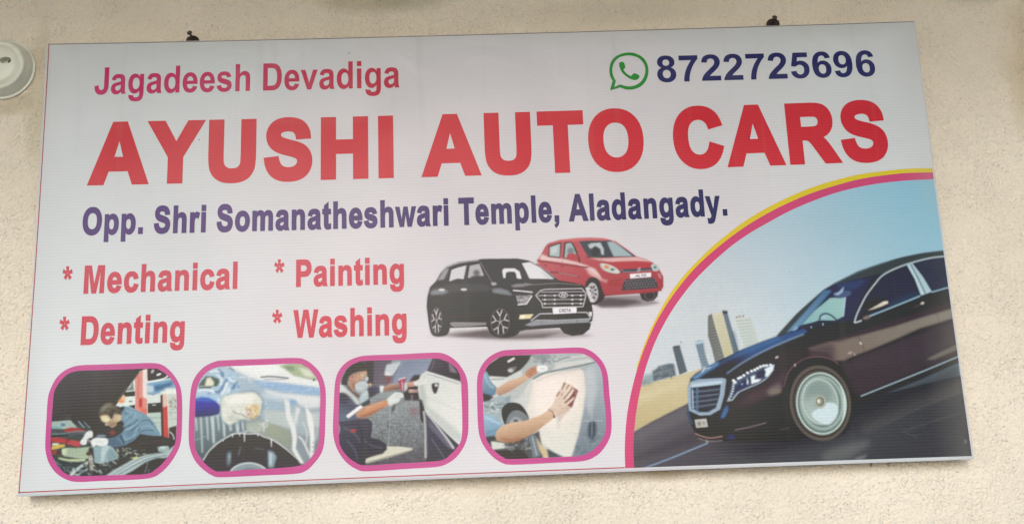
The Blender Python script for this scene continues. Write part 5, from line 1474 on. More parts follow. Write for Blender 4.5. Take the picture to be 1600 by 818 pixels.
# grille
P('#8ca3b5', [(328, 392), (345, 362), (385, 352), (500, 345), (518, 352), (508, 430), (488, 500), (440, 527), (388, 530), (335, 505), (328, 440)], 1)
P('#b9cedb', [(345, 375), (490, 358), (500, 362), (492, 378), (348, 392)], 2, .8)
P('#32323e', [(344, 394), (492, 376), (486, 430), (468, 492), (430, 514), (385, 514), (346, 492)], 1)
for k_ in range(4):
    Ln('#717f90', 4, [(346, 415 + k_ * 25), (420, 408 + k_ * 24), (486 - k_ * 5, 400 + k_ * 24)], .8)
    Ln('#41485a', 5, [(346, 422 + k_ * 25), (420, 415 + k_ * 24), (484 - k_ * 5, 407 + k_ * 24)], .8)
Ln('#4f7391', 12, [(376, 392), (374, 512)], 2, .8); Ln('#a9c4d6', 5, [(352, 400), (355, 495)], 1)
Ln('#c9d3d6', 5, [(398, 318), (415, 295)], 1); Ln('#c9d3d6', 3, [(405, 300), (440, 296)], 1)
# bumper, plate
P('#2c262e', [(330, 515), (360, 530), (430, 540), (498, 525), (510, 560), (495, 640), (430, 655), (378, 635), (345, 575)], 2)
P('#b2b3ab', [(363, 551), (420, 545), (428, 585), (371, 590)], 1); P('#77796f', [(375, 560), (392, 558), (394, 580), (378, 582)], 2); E('#8b8c82', 408, 568, 8, 9, 0, 2)
Ln('#977f74', 6, [(365, 618), (400, 632), (440, 640), (500, 632)], 1.5, .9, 1); Ln('#7d7378', 5, [(378, 640), (430, 655), (500, 652)], 1.5, .8, 1)
P('#3b6592', [(488, 545), (505, 500), (525, 478), (528, 505), (510, 540)], 3); P('#2d3c62', [(515, 640), (540, 622), (570, 632), (550, 650)], 5)
Ln('#3b6086', 6, [(328, 500), (338, 540), (352, 575)], 2)
Ln('#8a7f84', 4, [(560, 602), (640, 585), (716, 565)], 1.5, .8); Ln('#6e6468', 3, [(780, 600), (830, 590)], 1.5, .8)
P('#57454c', [(640, 420), (720, 385), (790, 320), (830, 330), (800, 400), (720, 440), (560, 500)], 14, .6)
P('#7d7068', [(720, 405), (770, 395), (790, 410), (740, 432)], 6, .7)
# headlamp
c.use(1060, 540, 5.11)
P('#1d2138', [(378, 446), (392, 395), (425, 262), (480, 250), (600, 180), (690, 140), (778, 138), (772, 185), (705, 268), (640, 310), (485, 380), (425, 438)], 3)
P('#46546c', [(385, 440), (400, 400), (434, 272), (480, 265), (600, 192), (690, 152), (770, 146), (765, 180), (700, 258), (640, 300), (480, 370), (420, 428)], 2)
P('#2a3150', [(450, 330), (520, 270), (580, 250), (570, 310), (500, 350), (440, 400)], 6); P('#232a45', [(620, 215), (690, 180), (690, 240), (640, 270)], 5)
Ln('#a9bcc6', 6, [(480, 368), (560, 332), (640, 298), (705, 255), (762, 182)], 2, .95, 1); Ln('#b9cbd3', 7, [(388, 438), (430, 430), (468, 380), (482, 366)], 2, .95)
for t_ in ((440, 275), (452, 290), (480, 258), (498, 250), (522, 235), (552, 214), (584, 200), (610, 190), (632, 178), (655, 165), (680, 158), (704, 156), (735, 152)): E('#e2ebee', *t_, 12, 9, 0, 2.5)
for t_ in ((440, 300), (438, 320), (436, 340), (432, 360), (424, 380), (416, 400), (405, 420)): E('#cfdbe0', *t_, 8, 6, 0, 2)
P('#cfdce1', [(686, 185), (766, 148), (752, 195), (712, 245), (690, 240), (700, 205)], 3); P('#d3dde1', [(578, 245), (612, 232), (606, 268), (662, 262), (640, 285), (584, 302)], 3); P('#b3c2ca', [(548, 250), (562, 290), (552, 310), (544, 300)], 3)
E('#27305c', 512, 308, 30, 20, -30, 4); E('#7c90b0', 508, 304, 9, 8, 0, 3); Ln('#39415c', 5, [(640, 225), (670, 260)], 2)
P('#75696a', [(703, 392), (740, 330), (800, 300), (838, 338), (832, 362), (740, 382)], 12, .7); P('#8a7a5e', [(720, 384), (790, 350), (830, 362), (800, 372)], 7, .5)
E('#cfc2b4', 786, 90, 14, 6, -25, 3)
c.use(*Z5)
# body side highlights
c.use(*ZB)
P('#75675f', [(280, 745), (430, 700), (560, 672), (640, 655), (900, 585), (1100, 520), (1340, 450), (1345, 520), (1200, 565), (1080, 600), (900, 680), (720, 755), (600, 800),
              (540, 830), (470, 830), (420, 770), (330, 765)], 5, g=('#837a71', (500, 760), (1250, 500)))
P('#4d3f47', [(280, 745), (430, 705), (470, 720), (480, 830), (300, 830)], 14, .8)
P('#443840', [(440, 700), (520, 660), (760, 585), (1000, 510), (1330, 400), (1330, 450), (900, 580), (620, 655), (520, 695)], 8, .8)
P('#443a42', [(600, 820), (760, 760), (960, 680), (1340, 540), (1345, 680), (1100, 818), (600, 900)], 8, .85)
Ln('#2a2228', 4, [(640, 660), (662, 700), (685, 760)], 1, .7); Ln('#2a2228', 4, [(1195, 480), (1215, 560)], 1, .5); E('#cfc6b8', 658, 708, 6, 11, -30, 1)
c.clutter(['#b9aea4', '#cfc6b8'], 570, 770, 630, 790, 8, 8, 1, .8, 31)
P('#6d655e', [(1125, 830), (1200, 780), (1340, 715), (1350, 745), (1240, 800), (1180, 830)], 4)
# side glass
P('#303445', [(978, 155), (900, 188), (835, 222), (782, 275), (735, 350), (690, 420), (650, 480), (632, 548), (850, 464), (1080, 370)], 1.2, g=('#2a3348', (800, 260), (1000, 380)))
P('#2d4966', [(860, 420), (1000, 360), (1060, 345), (1078, 368), (860, 458)], 10, .5)
P('#35374a', [(1033, 140), (1140, 110), (1262, 92), (1300, 305), (1165, 342)], 1.2)
P('#2b2328', [(690, 470), (670, 440), (720, 402), (780, 386), (830, 392), (856, 418), (850, 440), (790, 465), (720, 485), (690, 520), (640, 540)], 2)
P('#b7ab9c', [(705, 476), (770, 440), (820, 412), (850, 408), (852, 425), (800, 448), (750, 466)], 2, g=('#d9d0c0', (740, 460), (840, 415)))
E('#7d6f6c', 700, 525, 28, 12, -15, 3)
Ln('#b5c2c8', 9, [(1275, 90), (1150, 104), (1010, 140), (920, 172), (850, 204), (800, 238), (755, 292), (700, 365), (655, 450), (628, 510), (613, 560)], 1.2, 1, 1)
Ln('#b5c2c8', 9, [(611, 562), (640, 556), (665, 545)], 1.2)
Ln('#93b4c8', 9, [(720, 516), (850, 465), (1000, 405), (1080, 372)], 1.5); Ln('#93b4c8', 8, [(1160, 346), (1290, 310)], 1.5)
P('#a7c0cc', [(984, 152), (1022, 138), (1100, 240), (1162, 342), (1086, 370), (1040, 250)], 1.2)
Ln('#536672', 8, [(1012, 148), (1062, 240), (1118, 356)], 1.2); Ln('#dfe8ea', 4, [(1000, 160), (1050, 250), (1095, 358)], 1.2, .7)
Ln('#4f4448', 12, [(1030, 455), (1100, 425)], 3); E('#cdc3b6', 1096, 424, 13, 8, -20, 2)
# sill line, second highlight
c.use(*ZC)
P('#433a42', [(460, 112), (700, 50), (1000, 0), (1205, -70), (1220, 60), (900, 190), (590, 318), (540, 300), (500, 190)], 12, .8)
P('#6e655e', [(1012, 86), (1100, 40), (1220, -14), (1222, 18), (1120, 60), (1060, 84)], 3)
Ln('#a2bac6', 6, [(592, 321), (800, 238), (1000, 158), (1225, 64)], 1)
P('#303039', [(536, 330), (600, 335), (900, 220), (1228, 95), (1232, 190), (900, 310), (545, 455)], 10, .85)
# wheel
P('#2b252b', [(85, 380), (95, 250), (140, 160), (220, 95), (320, 75), (420, 100), (480, 160), (530, 260), (550, 400), (540, 460), (480, 560), (300, 600), (120, 480)], 6, .9, sm=1)
Ln('#6b5256', 7, [(100, 260), (125, 180), (165, 128), (230, 84), (310, 68), (390, 80), (452, 116)], 2, .9, 1); E('#b9a9a4', 172, 122, 5, 8, 0, 1)
E('#57504d', 334, 365, 196, 244, -9, 2); c.ring('#3a3535', 336, 366, 172, 216, 10, -9, 2); c.ring('#6b625c', 334, 364, 184, 230, 8, -9, 3, .6)
E('#4b4a48', 340, 367, 163, 201, -7, 1); c.ring('#bdd0ca', 341, 367, 156, 194, 9, -7, 1); E('#6d7c78', 342, 367, 148, 186, -7, 1)
c.ring('#a3b5af', 344, 364, 132, 166, 14, -7, 3, .8); P('#d3e0dc', smooth([(458, 250), (490, 330), (492, 420), (470, 480), (482, 420), (480, 330)], 4), 3, .9)
E('#93a49f', 333, 355, 116, 148, -9, 2); E('#7b8c88', 322, 310, 86, 90, -9, 12, .8); E('#a7b6b1', 300, 400, 70, 80, 0, 14, .6)
c.ring('#b3c3bd', 333, 355, 112, 144, 8, -9, 2, .9)
P('#c3d2d6', smooth([(280, 430), (320, 400), (360, 365), (410, 362), (442, 380), (448, 420), (430, 465), (390, 500), (340, 492), (295, 465)], 5), 3)
E('#6a6f68', 333, 355, 38, 42, 0, 2); c.ring('#b9b8a8', 333, 354, 32, 36, 7, 0, 1); E('#8a8a7c', 330, 354, 20, 24, 0, 1); E('#d9d8c8', 324, 352, 9, 13, 0, 2)
c.grain([(0, 0), (0, 0), (1, 1)], 0.0)
c.use(0, 0, 1)
c.grain([(975, 400), (1525, 560), (1525, 738), (975, 738)], .02, .8)
im, bx = c.image('printed_photo', gain=1.06, mott=((0.7, .012),), veil=-0.014)
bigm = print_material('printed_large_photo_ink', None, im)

pin = [(1458.5, 280.0), (1416.7, 282), (1380, 285.7), (1343.4, 291.9), (1306.7, 301), (1270, 313.9), (1233.4, 329.7), (1196.7, 349.4), (1170, 365), (1148.2, 380),
       (1132, 393.0), (1110.5, 412.3), (1086.3, 436.7), (1067.5, 459.8), (1051.4, 482.6), (1036.6, 507.7), (1024.5, 532), (1015.1, 556), (1007.6, 579), (1001.2, 605),
       (994.8, 639), (991.2, 670.7), (989.7, 702.5), (991, 730.5)]
pout = [(1457.8, 269.2), (1416.7, 270.2), (1380, 274), (1343.4, 279.8), (1306.7, 289.3), (1270, 301), (1233.4, 316.1), (1196.7, 334.6), (1160, 357), (1128, 381),
        (1099.8, 405.0), (1078.3, 427), (1059.5, 450), (1043.3, 472.7), (1028.5, 496.9), (1016.5, 521.1), (1005.7, 546.7), (996.5, 573.5), (988.4, 603), (981, 639),
        (977.5, 670.7), (976.2, 702.5), (977, 731)]
yout = [(1457, 262.6), (1416.7, 263.7), (1380, 267.3), (1343.4, 272.3), (1306.7, 281), (1270, 292.3), (1233.4, 307.3), (1196.7, 325.5), (1160, 348), (1118.6, 380.3),
        (1094.4, 402.8), (1072.9, 425.2), (1056.8, 445.0), (1040.6, 468.7), (1027.2, 492.9), (1015.1, 517.6), (1004.4, 544), (996.3, 568), (993.5, 579)]


def bottom_y(x):
    t = (x - 28.5) / (1519 - 28.5)
    return 770 + (712 - 770) * t - 2.2 * 4 * t * (1 - t)


def right_x(y):
    t = (712 - y) / (712 - 33.3)
    return 1519 + (1427.5 - 1519) * t - 1.5 * 4 * t * (1 - t)


pin_s = smooth(pin, 4, False); pout_s = smooth(pout, 4, False); yout_s = smooth(yout, 4, False)
pin_s[0] = (right_x(280) - .3, 280); pout_s[0] = (right_x(269.2) - .3, 269.2); yout_s[0] = (right_x(262.6) - .3, 262.6)
pin_s[-1] = (990.6, bottom_y(991) - .4); pout_s[-1] = (976.6, bottom_y(977) - .4)
rb = [(x, bottom_y(x) - .4) for x in np.linspace(990.6, 1518.6, 12)][1:] + [(right_x(y) - .3, y) for y in np.linspace(711, 280, 14)][1:-1]
sheet('large_car_picture', [pin_s + rb], bigm, 1, sign, uvbox=bx, label='quarter-round printed photo of a dark saloon car on a road')
sheet('pink_band', [pout_s + pin_s[::-1]], M_pink2, 1, sign)
ptp = [p for p in pout_s if p[1] < 580]
sheet('yellow_band', [yout_s + ptp[::-1]], M_yel, 1, sign)

# ------------------------------------------------------------------ the two small car pictures on bare vinyl
BG = '#cfcac6'
c = Canvas(655, 362, 1048, 535, 3.2, BG)
P, Ln, E = c.poly, c.line, c.ell
RC = (820, 360, 5.843)
BC = (650, 360, 4.545)
c.use(*RC)
P('#8a8080', [(560, 640), (740, 598), (1040, 585), (1238, 660), (1120, 685), (900, 706), (700, 706)], 7, .9)
P('#5a5054', [(600, 660), (760, 610), (1000, 630), (1080, 655), (900, 690), (700, 695)], 10, .9)
P('#4a4749', [(1040, 560), (1220, 545), (1212, 600), (1180, 635), (1120, 648), (1070, 630)], 2, sm=0); c.ring('#7b7a7c', 1140, 590, 45, 40, 6, 0, 2, .6)
P('#b5525a', [(110, 272), (150, 215), (185, 145), (215, 115), (320, 85), (480, 68), (600, 64), (720, 70), (830, 98), (920, 160), (1020, 236), (1110, 262), (1165, 290),
              (1215, 330), (1240, 375), (1265, 420), (1266, 510), (1245, 550), (1180, 562), (1040, 575), (820, 590), (735, 598), (700, 640), (560, 560), (270, 470), (100, 330)], 1.2,
  g=('#a4484f', (600, 200), (700, 600)))
P('#cf6f6c', [(215, 115), (320, 85), (480, 68), (720, 70), (830, 98), (600, 92), (470, 95), (330, 100)], 4, .7)
P('#dfc3ba', [(132, 255), (155, 215), (210, 240), (360, 262), (480, 290), (560, 318), (640, 350), (680, 400), (700, 440), (640, 400), (560, 350), (480, 312), (300, 285), (150, 268)], 5, .9)
P('#dcb5ac', [(560, 360), (620, 375), (660, 410), (720, 450), (760, 455), (740, 470), (660, 440), (590, 400)], 7, .8)
P('#8f3a40', [(112, 272), (160, 272), (480, 318), (600, 334), (560, 345), (460, 330), (150, 288)], 2)
P('#3a3738', [(215, 140), (330, 106), (332, 120), (322, 250), (212, 240), (218, 180)], 1.5); P('#a5b3ae', [(228, 150), (322, 120), (316, 240), (225, 230)], 1.5)
P('#c5cdc7', [(240, 160), (300, 135), (290, 200), (240, 215)], 5, .7)
P('#3a3738', [(360, 110), (420, 100), (448, 128), (478, 190), (495, 262), (350, 252)], 1.5); P('#9fada9', [(374, 120), (418, 110), (440, 140), (470, 215), (470, 255), (362, 246)], 1.5)
E('#77817f', 420, 190, 32, 36, 0, 5); P('#b2404a', [(385, 225), (410, 210), (465, 214), (486, 240), (480, 266), (430, 270), (388, 255)], 1.5, sm=1)
P('#6b2c32', [(484, 225), (500, 235), (510, 290), (490, 290)], 2)
P('#4b5056', [(495, 98), (560, 92), (780, 92), (880, 145), (1015, 236), (900, 236), (640, 250), (580, 240), (540, 180)], 1.2)
P('#9db0ae', [(752, 105), (810, 100), (880, 150), (985, 234), (812, 236), (780, 170)], 3); P('#c3cfca', [(600, 118), (690, 110), (720, 170), (722, 220), (700, 218), (690, 165), (640, 140), (615, 170), (585, 140)], 3, .8)
E('#3b3d44', 642, 190, 36, 44, 0, 4); Ln('#e6e6e2', 4, [(578, 125), (600, 165)], 1.5); Ln('#26282c', 6, [(560, 238), (640, 250), (900, 238), (1015, 238)], 1.5, 1, 1)
P('#dcb2a9', [(585, 248), (700, 254), (1010, 240), (1110, 262), (1160, 288), (1000, 276), (800, 285), (700, 275)], 6, .9)
P('#b54049', [(720, 300), (860, 284), (1100, 280), (1165, 300), (1165, 328), (1000, 345), (880, 350), (800, 325)], 5, .8)
Ln('#7d2e35', 4, [(690, 264), (790, 320), (870, 352), (1160, 335)], 2, .7, 1)
P('#c6c8ba', [(686, 304), (735, 302), (800, 322), (850, 355), (866, 384), (820, 392), (750, 376), (705, 348)], 1.5, sm=1); P('#d08a58', [(730, 310), (775, 325), (760, 352), (722, 338)], 2)
Ln('#3f3d3e', 4, [(686, 304), (720, 352), (760, 378), (830, 394)], 1.5, .8, 1); E('#6a7472', 800, 355, 18, 12, 20, 3); Ln('#3f4446', 5, [(770, 358), (830, 352)], 2, .8); 
P('#aebfb6', [(1155, 312), (1198, 308), (1222, 340), (1212, 368), (1165, 362)], 1.5, sm=1); E('#5f6a68', 1190, 335, 12, 14, 0, 3)
P('#54525a', [(872, 352), (1000, 348), (1160, 338), (1165, 362), (1060, 372), (1000, 380), (880, 384)], 2); Ln('#b5b0b0', 4, [(880, 350), (905, 376), (1000, 376), (1150, 360)], 1.5, .8)
Ln('#e0dcd8', 6, [(1055, 340), (1028, 350), (1056, 358), (1028, 372)], 1.2)
P('#e2deda', [(960, 396), (1152, 383), (1152, 423), (962, 437)], 1)
c.text('#2a2526', 'ALTO', [(1006, 424), (1108, 416), (1112, 396), (1012, 404)], 30)
P('#514e52', [(915, 445), (960, 440), (1175, 424), (1205, 470), (1218, 520), (1050, 538), (884, 548), (895, 490)], 1.5)
for a_ in range(11):
    for b_ in range(4):
        E('#8d898c', 920 + a_ * 26 + (b_ % 2) * 12, 460 + b_ * 22 - a_ * 2, 7, 5, 0, 1, .7)
Ln('#7f2f36', 5, [(770, 462), (830, 448), (882, 444)], 2); P('#9c3640', [(760, 470), (870, 460), (880, 500), (770, 510)], 8, .6)
Ln('#7f2f36', 5, [(735, 590), (900, 580), (1180, 556), (1250, 545)], 2, .8); P('#d68f8a', [(1210, 380), (1240, 400), (1250, 440), (1225, 430)], 6, .7)
Ln('#3d2a2c', 9, [(225, 380), (300, 382), (400, 402), (492, 424)], 1.5, .9); Ln('#e0c9c2', 3, [(310, 384), (400, 402), (480, 420)], 1, .8)
E('#6d2a30', 190, 318, 14, 5, 5, 2); E('#6d2a30', 345, 325, 14, 5, 5, 2); Ln('#8d343c', 3, [(345, 260), (330, 330), (350, 450)], 1.5, .7)
P('#3c3537', [(548, 560), (556, 480), (590, 432), (640, 428), (680, 460), (715, 560), (730, 600), (690, 650), (600, 640)], 3, sm=1)
E('#45403f', 626, 565, 70, 112, -4, 2); E('#b3b0ad', 620, 565, 50, 90, -4, 1.5)
for k_ in range(8):
    a_ = k_ * math.pi / 4 + .3
    E('#55504f', 620 + 28 * math.cos(a_), 565 + 52 * math.sin(a_), 9, 16, math.degrees(a_) + 90, 2)
E('#8d8a88', 620, 565, 11, 18, 0, 2)
# black car
c.use(*BC)
P('#9a918e', [(90, 748), (300, 712), (520, 700), (1015, 700), (1262, 746), (1150, 757), (800, 776), (600, 776), (250, 754)], 7, .9)
P('#5b5255', [(220, 745), (500, 700), (700, 740), (1040, 720), (900, 762), (620, 768), (300, 752)], 9, .85)
P('#3b3538', [(1012, 680), (1245, 655), (1232, 700), (1185, 738), (1110, 747), (1050, 728)], 2); c.ring('#5f5a5c', 1120, 695, 50, 32, 6, 0, 2, .6)
P('#433a3e', [(75, 540), (80, 470), (100, 400), (140, 360), (180, 290), (215, 255), (300, 222), (440, 205), (480, 200), (720, 198), (800, 212), (880, 255), (990, 332),
              (1010, 352), (1120, 370), (1180, 385), (1215, 410), (1245, 500), (1258, 590), (1252, 640), (1225, 660), (1015, 690), (780, 705), (730, 715), (690, 745), (600, 752),
              (540, 730), (505, 682), (270, 690), (240, 690), (215, 740), (150, 750), (110, 730), (88, 640)], 1.2, g=('#352c31', (300, 260), (500, 640)))
P('#555657', [(105, 400), (250, 372), (500, 372), (545, 400), (520, 440), (300, 440), (180, 455), (95, 460)], 10, .8)
P('#878b8c', [(100, 440), (130, 420), (200, 418), (232, 435), (190, 452), (110, 455)], 5, .9); P('#7f8586', [(540, 412), (600, 408), (655, 425), (692, 462), (600, 450), (545, 440)], 6, .9)
P('#5a5254', [(110, 470), (540, 470), (545, 560), (110, 560)], 20, .35); P('#6a6365', [(230, 600), (500, 585), (500, 610), (240, 630)], 12, .4)
Ln('#bbb9b5', 9, [(178, 300), (215, 262), (290, 232), (380, 215), (445, 210)], 3, .9, 1); Ln('#6f6a6a', 5, [(150, 350), (190, 290), (225, 262)], 2, .8)
P('#a3a3a2', [(150, 355), (205, 275), (236, 268), (200, 345)], 4, .8)
P('#cbc8c4', [(236, 358), (252, 280), (300, 262), (358, 248), (338, 345), (290, 345), (262, 358)], 1.5); P('#acaaa8', [(368, 335), (382, 250), (450, 236), (482, 318), (440, 340)], 2)
P('#4a4246', [(262, 350), (300, 340), (335, 344), (330, 360), (240, 364)], 2); E('#6a6567', 430, 300, 24, 22, 0, 4)
P('#2e282d', [(372, 348), (395, 326), (440, 318), (476, 326), (484, 356), (430, 368), (380, 366)], 1.5, sm=1); Ln('#8a8687', 4, [(380, 340), (430, 325), (470, 330)], 2, .8)
P('#342d33', [(455, 216), (740, 212), (770, 290), (805, 345), (1000, 345), (780, 372), (560, 380), (540, 365)], 2)
P('#4d4448', [(470, 225), (740, 220), (745, 245), (490, 250)], 8, .7)
Ln('#8d8587', 5, [(456, 222), (500, 300), (545, 372)], 1.5, .9); P('#a9a4a2', [(528, 372), (560, 366), (578, 380), (548, 392)], 3)
P('#d9d5d1', [(612, 285), (625, 268), (700, 268), (735, 290), (750, 340), (735, 342), (720, 338), (620, 336)], 2, sm=0); P('#3b3338', [(638, 300), (655, 292), (700, 292), (712, 310), (716, 348), (634, 348)], 2)
P('#d6d3cf', [(752, 232), (808, 224), (880, 262), (980, 343), (806, 341), (782, 290)], 1.5); P('#bcbdb9', [(900, 290), (980, 343), (940, 343), (880, 290)], 4, .8)
Ln('#9fa3a2', 5, [(810, 216), (890, 262), (990, 335)], 2, .8); Ln('#5c5556', 6, [(770, 352), (880, 356), (1010, 356)], 2, .8)
Ln('#a09c9a', 5, [(770, 372), (830, 384), (1000, 374), (1170, 388)], 3, .8, 1); P('#a3a09e', [(668, 392), (720, 378), (830, 380), (760, 398), (690, 402)], 5, .7)
P('#4d4649', [(840, 390), (1160, 390), (1180, 408), (880, 416)], 6, .6)
E('#cbc7c3', 182, 420, 22, 8, 0, 2); E('#cbc7c3', 340, 418, 22, 8, 0, 2)
Ln('#dcd8d4', 8, [(688, 424), (760, 430), (828, 438)], 1.5); P('#8b8686', [(706, 458), (770, 462), (822, 452), (790, 520), (728, 526)], 3); c.clutter(['#e6e2de', '#55504f', '#b5b0ae'], 725, 465, 790, 510, 20, 9, 1, .8, 41)
Ln('#e0dcd8', 8, [(722, 526), (784, 520), (824, 462)], 1.5)
P('#322b30', [(850, 460), (885, 425), (920, 417), (1180, 411), (1207, 450), (1200, 490), (1186, 540), (900, 546), (892, 510)], 1)
g_ = [(850, 460), (885, 425), (920, 417), (1180, 411), (1207, 450), (1200, 490), (1186, 540), (900, 546), (892, 510), (850, 460)]
for a_, b_ in zip(g_[:-1], g_[1:]): Ln('#cbc6c2', 6, [a_, b_], 1)
for (xa, xb, yy) in ((885, 1192, 436), (862, 1204, 461), (892, 1200, 490), (900, 1190, 519)): Ln('#bdb8b5', 5, [(xa, yy), (xb, yy - 3)], 1)
for q in (915, 985, 1110, 1170):
    for yy in (461, 490, 519): E('#e6e2de', q, yy, 7, 5, 0, 1)
E('#322b30', 1045, 457, 34, 20, 0, 1); c.ring('#d9d5d1', 1045, 457, 30, 17, 5, 0, 1)
Ln('#d9d5d1', 5, [(1030, 468), (1042, 444)], .8); Ln('#d9d5d1', 5, [(1050, 470), (1062, 446)], .8); Ln('#d9d5d1', 5, [(1034, 458), (1058, 455)], .8)
P('#2c272b', [(888, 552), (1230, 545), (1228, 580), (890, 585)], 2)
P('#e4e0dc', [(970, 547), (1140, 543), (1141, 584), (972, 592)], 1)
c.text('#302a2c', 'CRETA', [(1016, 580), (1100, 577), (1100, 553), (1016, 556)], 20)
P('#3a3539', [(845, 632), (890, 600), (1210, 588), (1232, 622), (1000, 635)], 2); c.clutter(['#5b5558', '#2a2528'], 880, 600, 1200, 625, 30, 8, 1, .6, 42, .4)
P('#8c8f90', [(768, 672), (850, 632), (1000, 634), (1244, 622), (1225, 652), (1060, 660), (900, 670), (820, 678)], 2); Ln('#b7b6b4', 4, [(850, 634), (1000, 636), (1240, 624)], 1.5, .8)
Ln('#b3b1ae', 9, [(815, 640), (880, 590), (965, 588)], 2); Ln('#b3b1ae', 9, [(1146, 580), (1212, 580), (1242, 622)], 2); Ln('#59595a', 3, [(890, 640), (892, 665)], 1); Ln('#59595a', 3, [(1140, 632), (1142, 656)], 1)
P('#d8ce9c', [(738, 598), (835, 592), (812, 624), (730, 628)], 2); P('#efe9d0', [(742, 600), (780, 598), (770, 622), (738, 624)], 3, .7); P('#d4d0cc', [(1224, 578), (1250, 576), (1248, 608), (1234, 606)], 2)
P('#d8d5d2', [(1202, 405), (1222, 400), (1262, 505), (1240, 508), (1215, 450)], 3, .8)
P('#8a8684', [(240, 655), (262, 648), (500, 652), (506, 668), (400, 678), (272, 684), (246, 672)], 2)
P('#29232a', [(90, 560), (120, 535), (160, 535), (200, 570), (235, 660), (240, 700), (215, 742), (150, 752), (110, 732), (92, 660)], 3, sm=1)
P('#29232a', [(500, 640), (520, 580), (560, 550), (610, 540), (660, 560), (690, 610), (715, 660), (735, 715), (690, 750), (600, 758), (540, 735), (508, 690)], 3, sm=1)
def wheel(cx, cy, rx, ry, wd):
    c.ring('#8a8482', cx, cy, rx, ry, 5, 0, 1.5, .8)
    E('#3b3336', cx, cy, rx - 4, ry - 5, 0, 1.5)
    for k2 in range(5):
        a2 = R(-95 + 72 * k2)
        ex, ey = cx + rx * .92 * math.cos(a2), cy + ry * .92 * math.sin(a2)
        Ln('#c3bdb9', wd * .55, [(cx, cy), (cx + (ex - cx) * .55, cy + (ey - cy) * .55)], 1, .9)
        for d2 in (-.32, .32):
            Ln('#d0cac6', wd, [(cx + (ex - cx) * .5, cy + (ey - cy) * .5), (cx + rx * .93 * math.cos(a2 + d2), cy + ry * .93 * math.sin(a2 + d2))], 1, .9)
    E('#9b9593', cx, cy, rx * .13, ry * .13, 0, 1)
wheel(146, 638, 38, 92, 6)
wheel(598, 648, 66, 94, 7)
c.use(0, 0, 1)
c.grain([(660, 440), (930, 440), (930, 530), (660, 530)], .03, .8)
im, bx = c.image('printed_photo', paper=BG, gain=1.0)
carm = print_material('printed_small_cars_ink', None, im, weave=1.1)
zr, zb = zc(*RC), zc(*BC)
black_out = smooth([(66, 540), (70, 465), (90, 395), (132, 352), (172, 285), (208, 248), (300, 214), (440, 194), (600, 190), (730, 190), (806, 204), (886, 246), (985, 318),
                    (1040, 350), (1130, 360), (1192, 378), (1226, 402), (1266, 500), (1270, 600), (1262, 690), (1275, 746), (1160, 768), (800, 788), (600, 790), (240, 768), (70, 756), (84, 700)], 4)
red_out = smooth([(92, 262), (136, 208), (172, 140), (205, 106), (318, 76), (480, 57), (720, 58), (838, 88), (930, 152), (1030, 226), (1120, 252), (1178, 280),
                  (1226, 322), (1256, 372), (1280, 420), (1278, 515), (1262, 570), (1235, 610), (1262, 662), (1120, 698), (900, 720), (700, 720), (640, 690)], 4)
b_px = zb(black_out)
r_px = zr(red_out)
# the red car's sheet stops where the black car's begins
join = zb([(1262, 560), (1226, 402), (1192, 378), (1130, 360), (1040, 350), (985, 318), (930, 281), (905, 262)])
r_px = [p for p in r_px if not (p[0] < 925 and p[1] > 408 and False)]
sheet('small_car_picture', [b_px], carm, 1.6, sign, uvbox=bx, label='printed picture of a black car with a white plate')
sheet('small_car_picture', [r_px + zb([(1245, 700), (1200, 420), (1120, 380), (1000, 350), (960, 330)])], carm, 1, sign, uvbox=bx,
      label='printed picture of a red hatchback partly behind the black car')

# ------------------------------------------------------------------ thin red cut line along the left and bottom edges, grime on the top edge


def strip(pts, w_px):
    p = np.array(pts, float)
    L, Rr = [], []
    for i in range(len(p)):
        t = p[min(i + 1, len(p) - 1)] - p[max(i - 1, 0)]
        t /= np.linalg.norm(t)
        n = np.array([-t[1], t[0]])
        L.append(tuple(p[i] + n * w_px / 2)); Rr.append(tuple(p[i] - n * w_px / 2))
    return L + Rr[::-1]


lp = edge(TL, BL, (2.0, 0)) + [BL]
bp = [p for p in edge(BL, BR, (0, -2.2)) if p[0] < 977] + [(976, bottom_y(976))]
sheet('border_line', [strip([(x + 1.2, y) for x, y in lp], 1.6)], M_line, 0.8, sign, label='thin red line down the left edge')
sheet('border_line', [strip([(x, y - 1.4) for x, y in bp[0:1]] + [(x, y - 1.4) for x, y in bp[1:]], 1.7)], M_line, 0.8, sign, label='thin red line along the bottom edge')
tp = (edge(TR, TL, (0, 2.6)) + [TL])
sheet('edge_grime', [strip([(x, y + 0.9 + random.uniform(-.15, .15)) for x, y in tp], 1.0)], M_brown, 0.8, sign, label='thin brown dirty line along the top edge')


# ------------------------------------------------------------------ hanging lugs (part of the board) and the nails in the wall
rusty = plain_material('rusty_iron', (0.055, 0.035, 0.028), 0.75, 0.2, rust=(0.03, 0.022, 0.02), scale=300)
nailm = plain_material('dull_nail_steel', (0.10, 0.08, 0.07), 0.5, 0.6, rust=(0.07, 0.045, 0.035), scale=300)


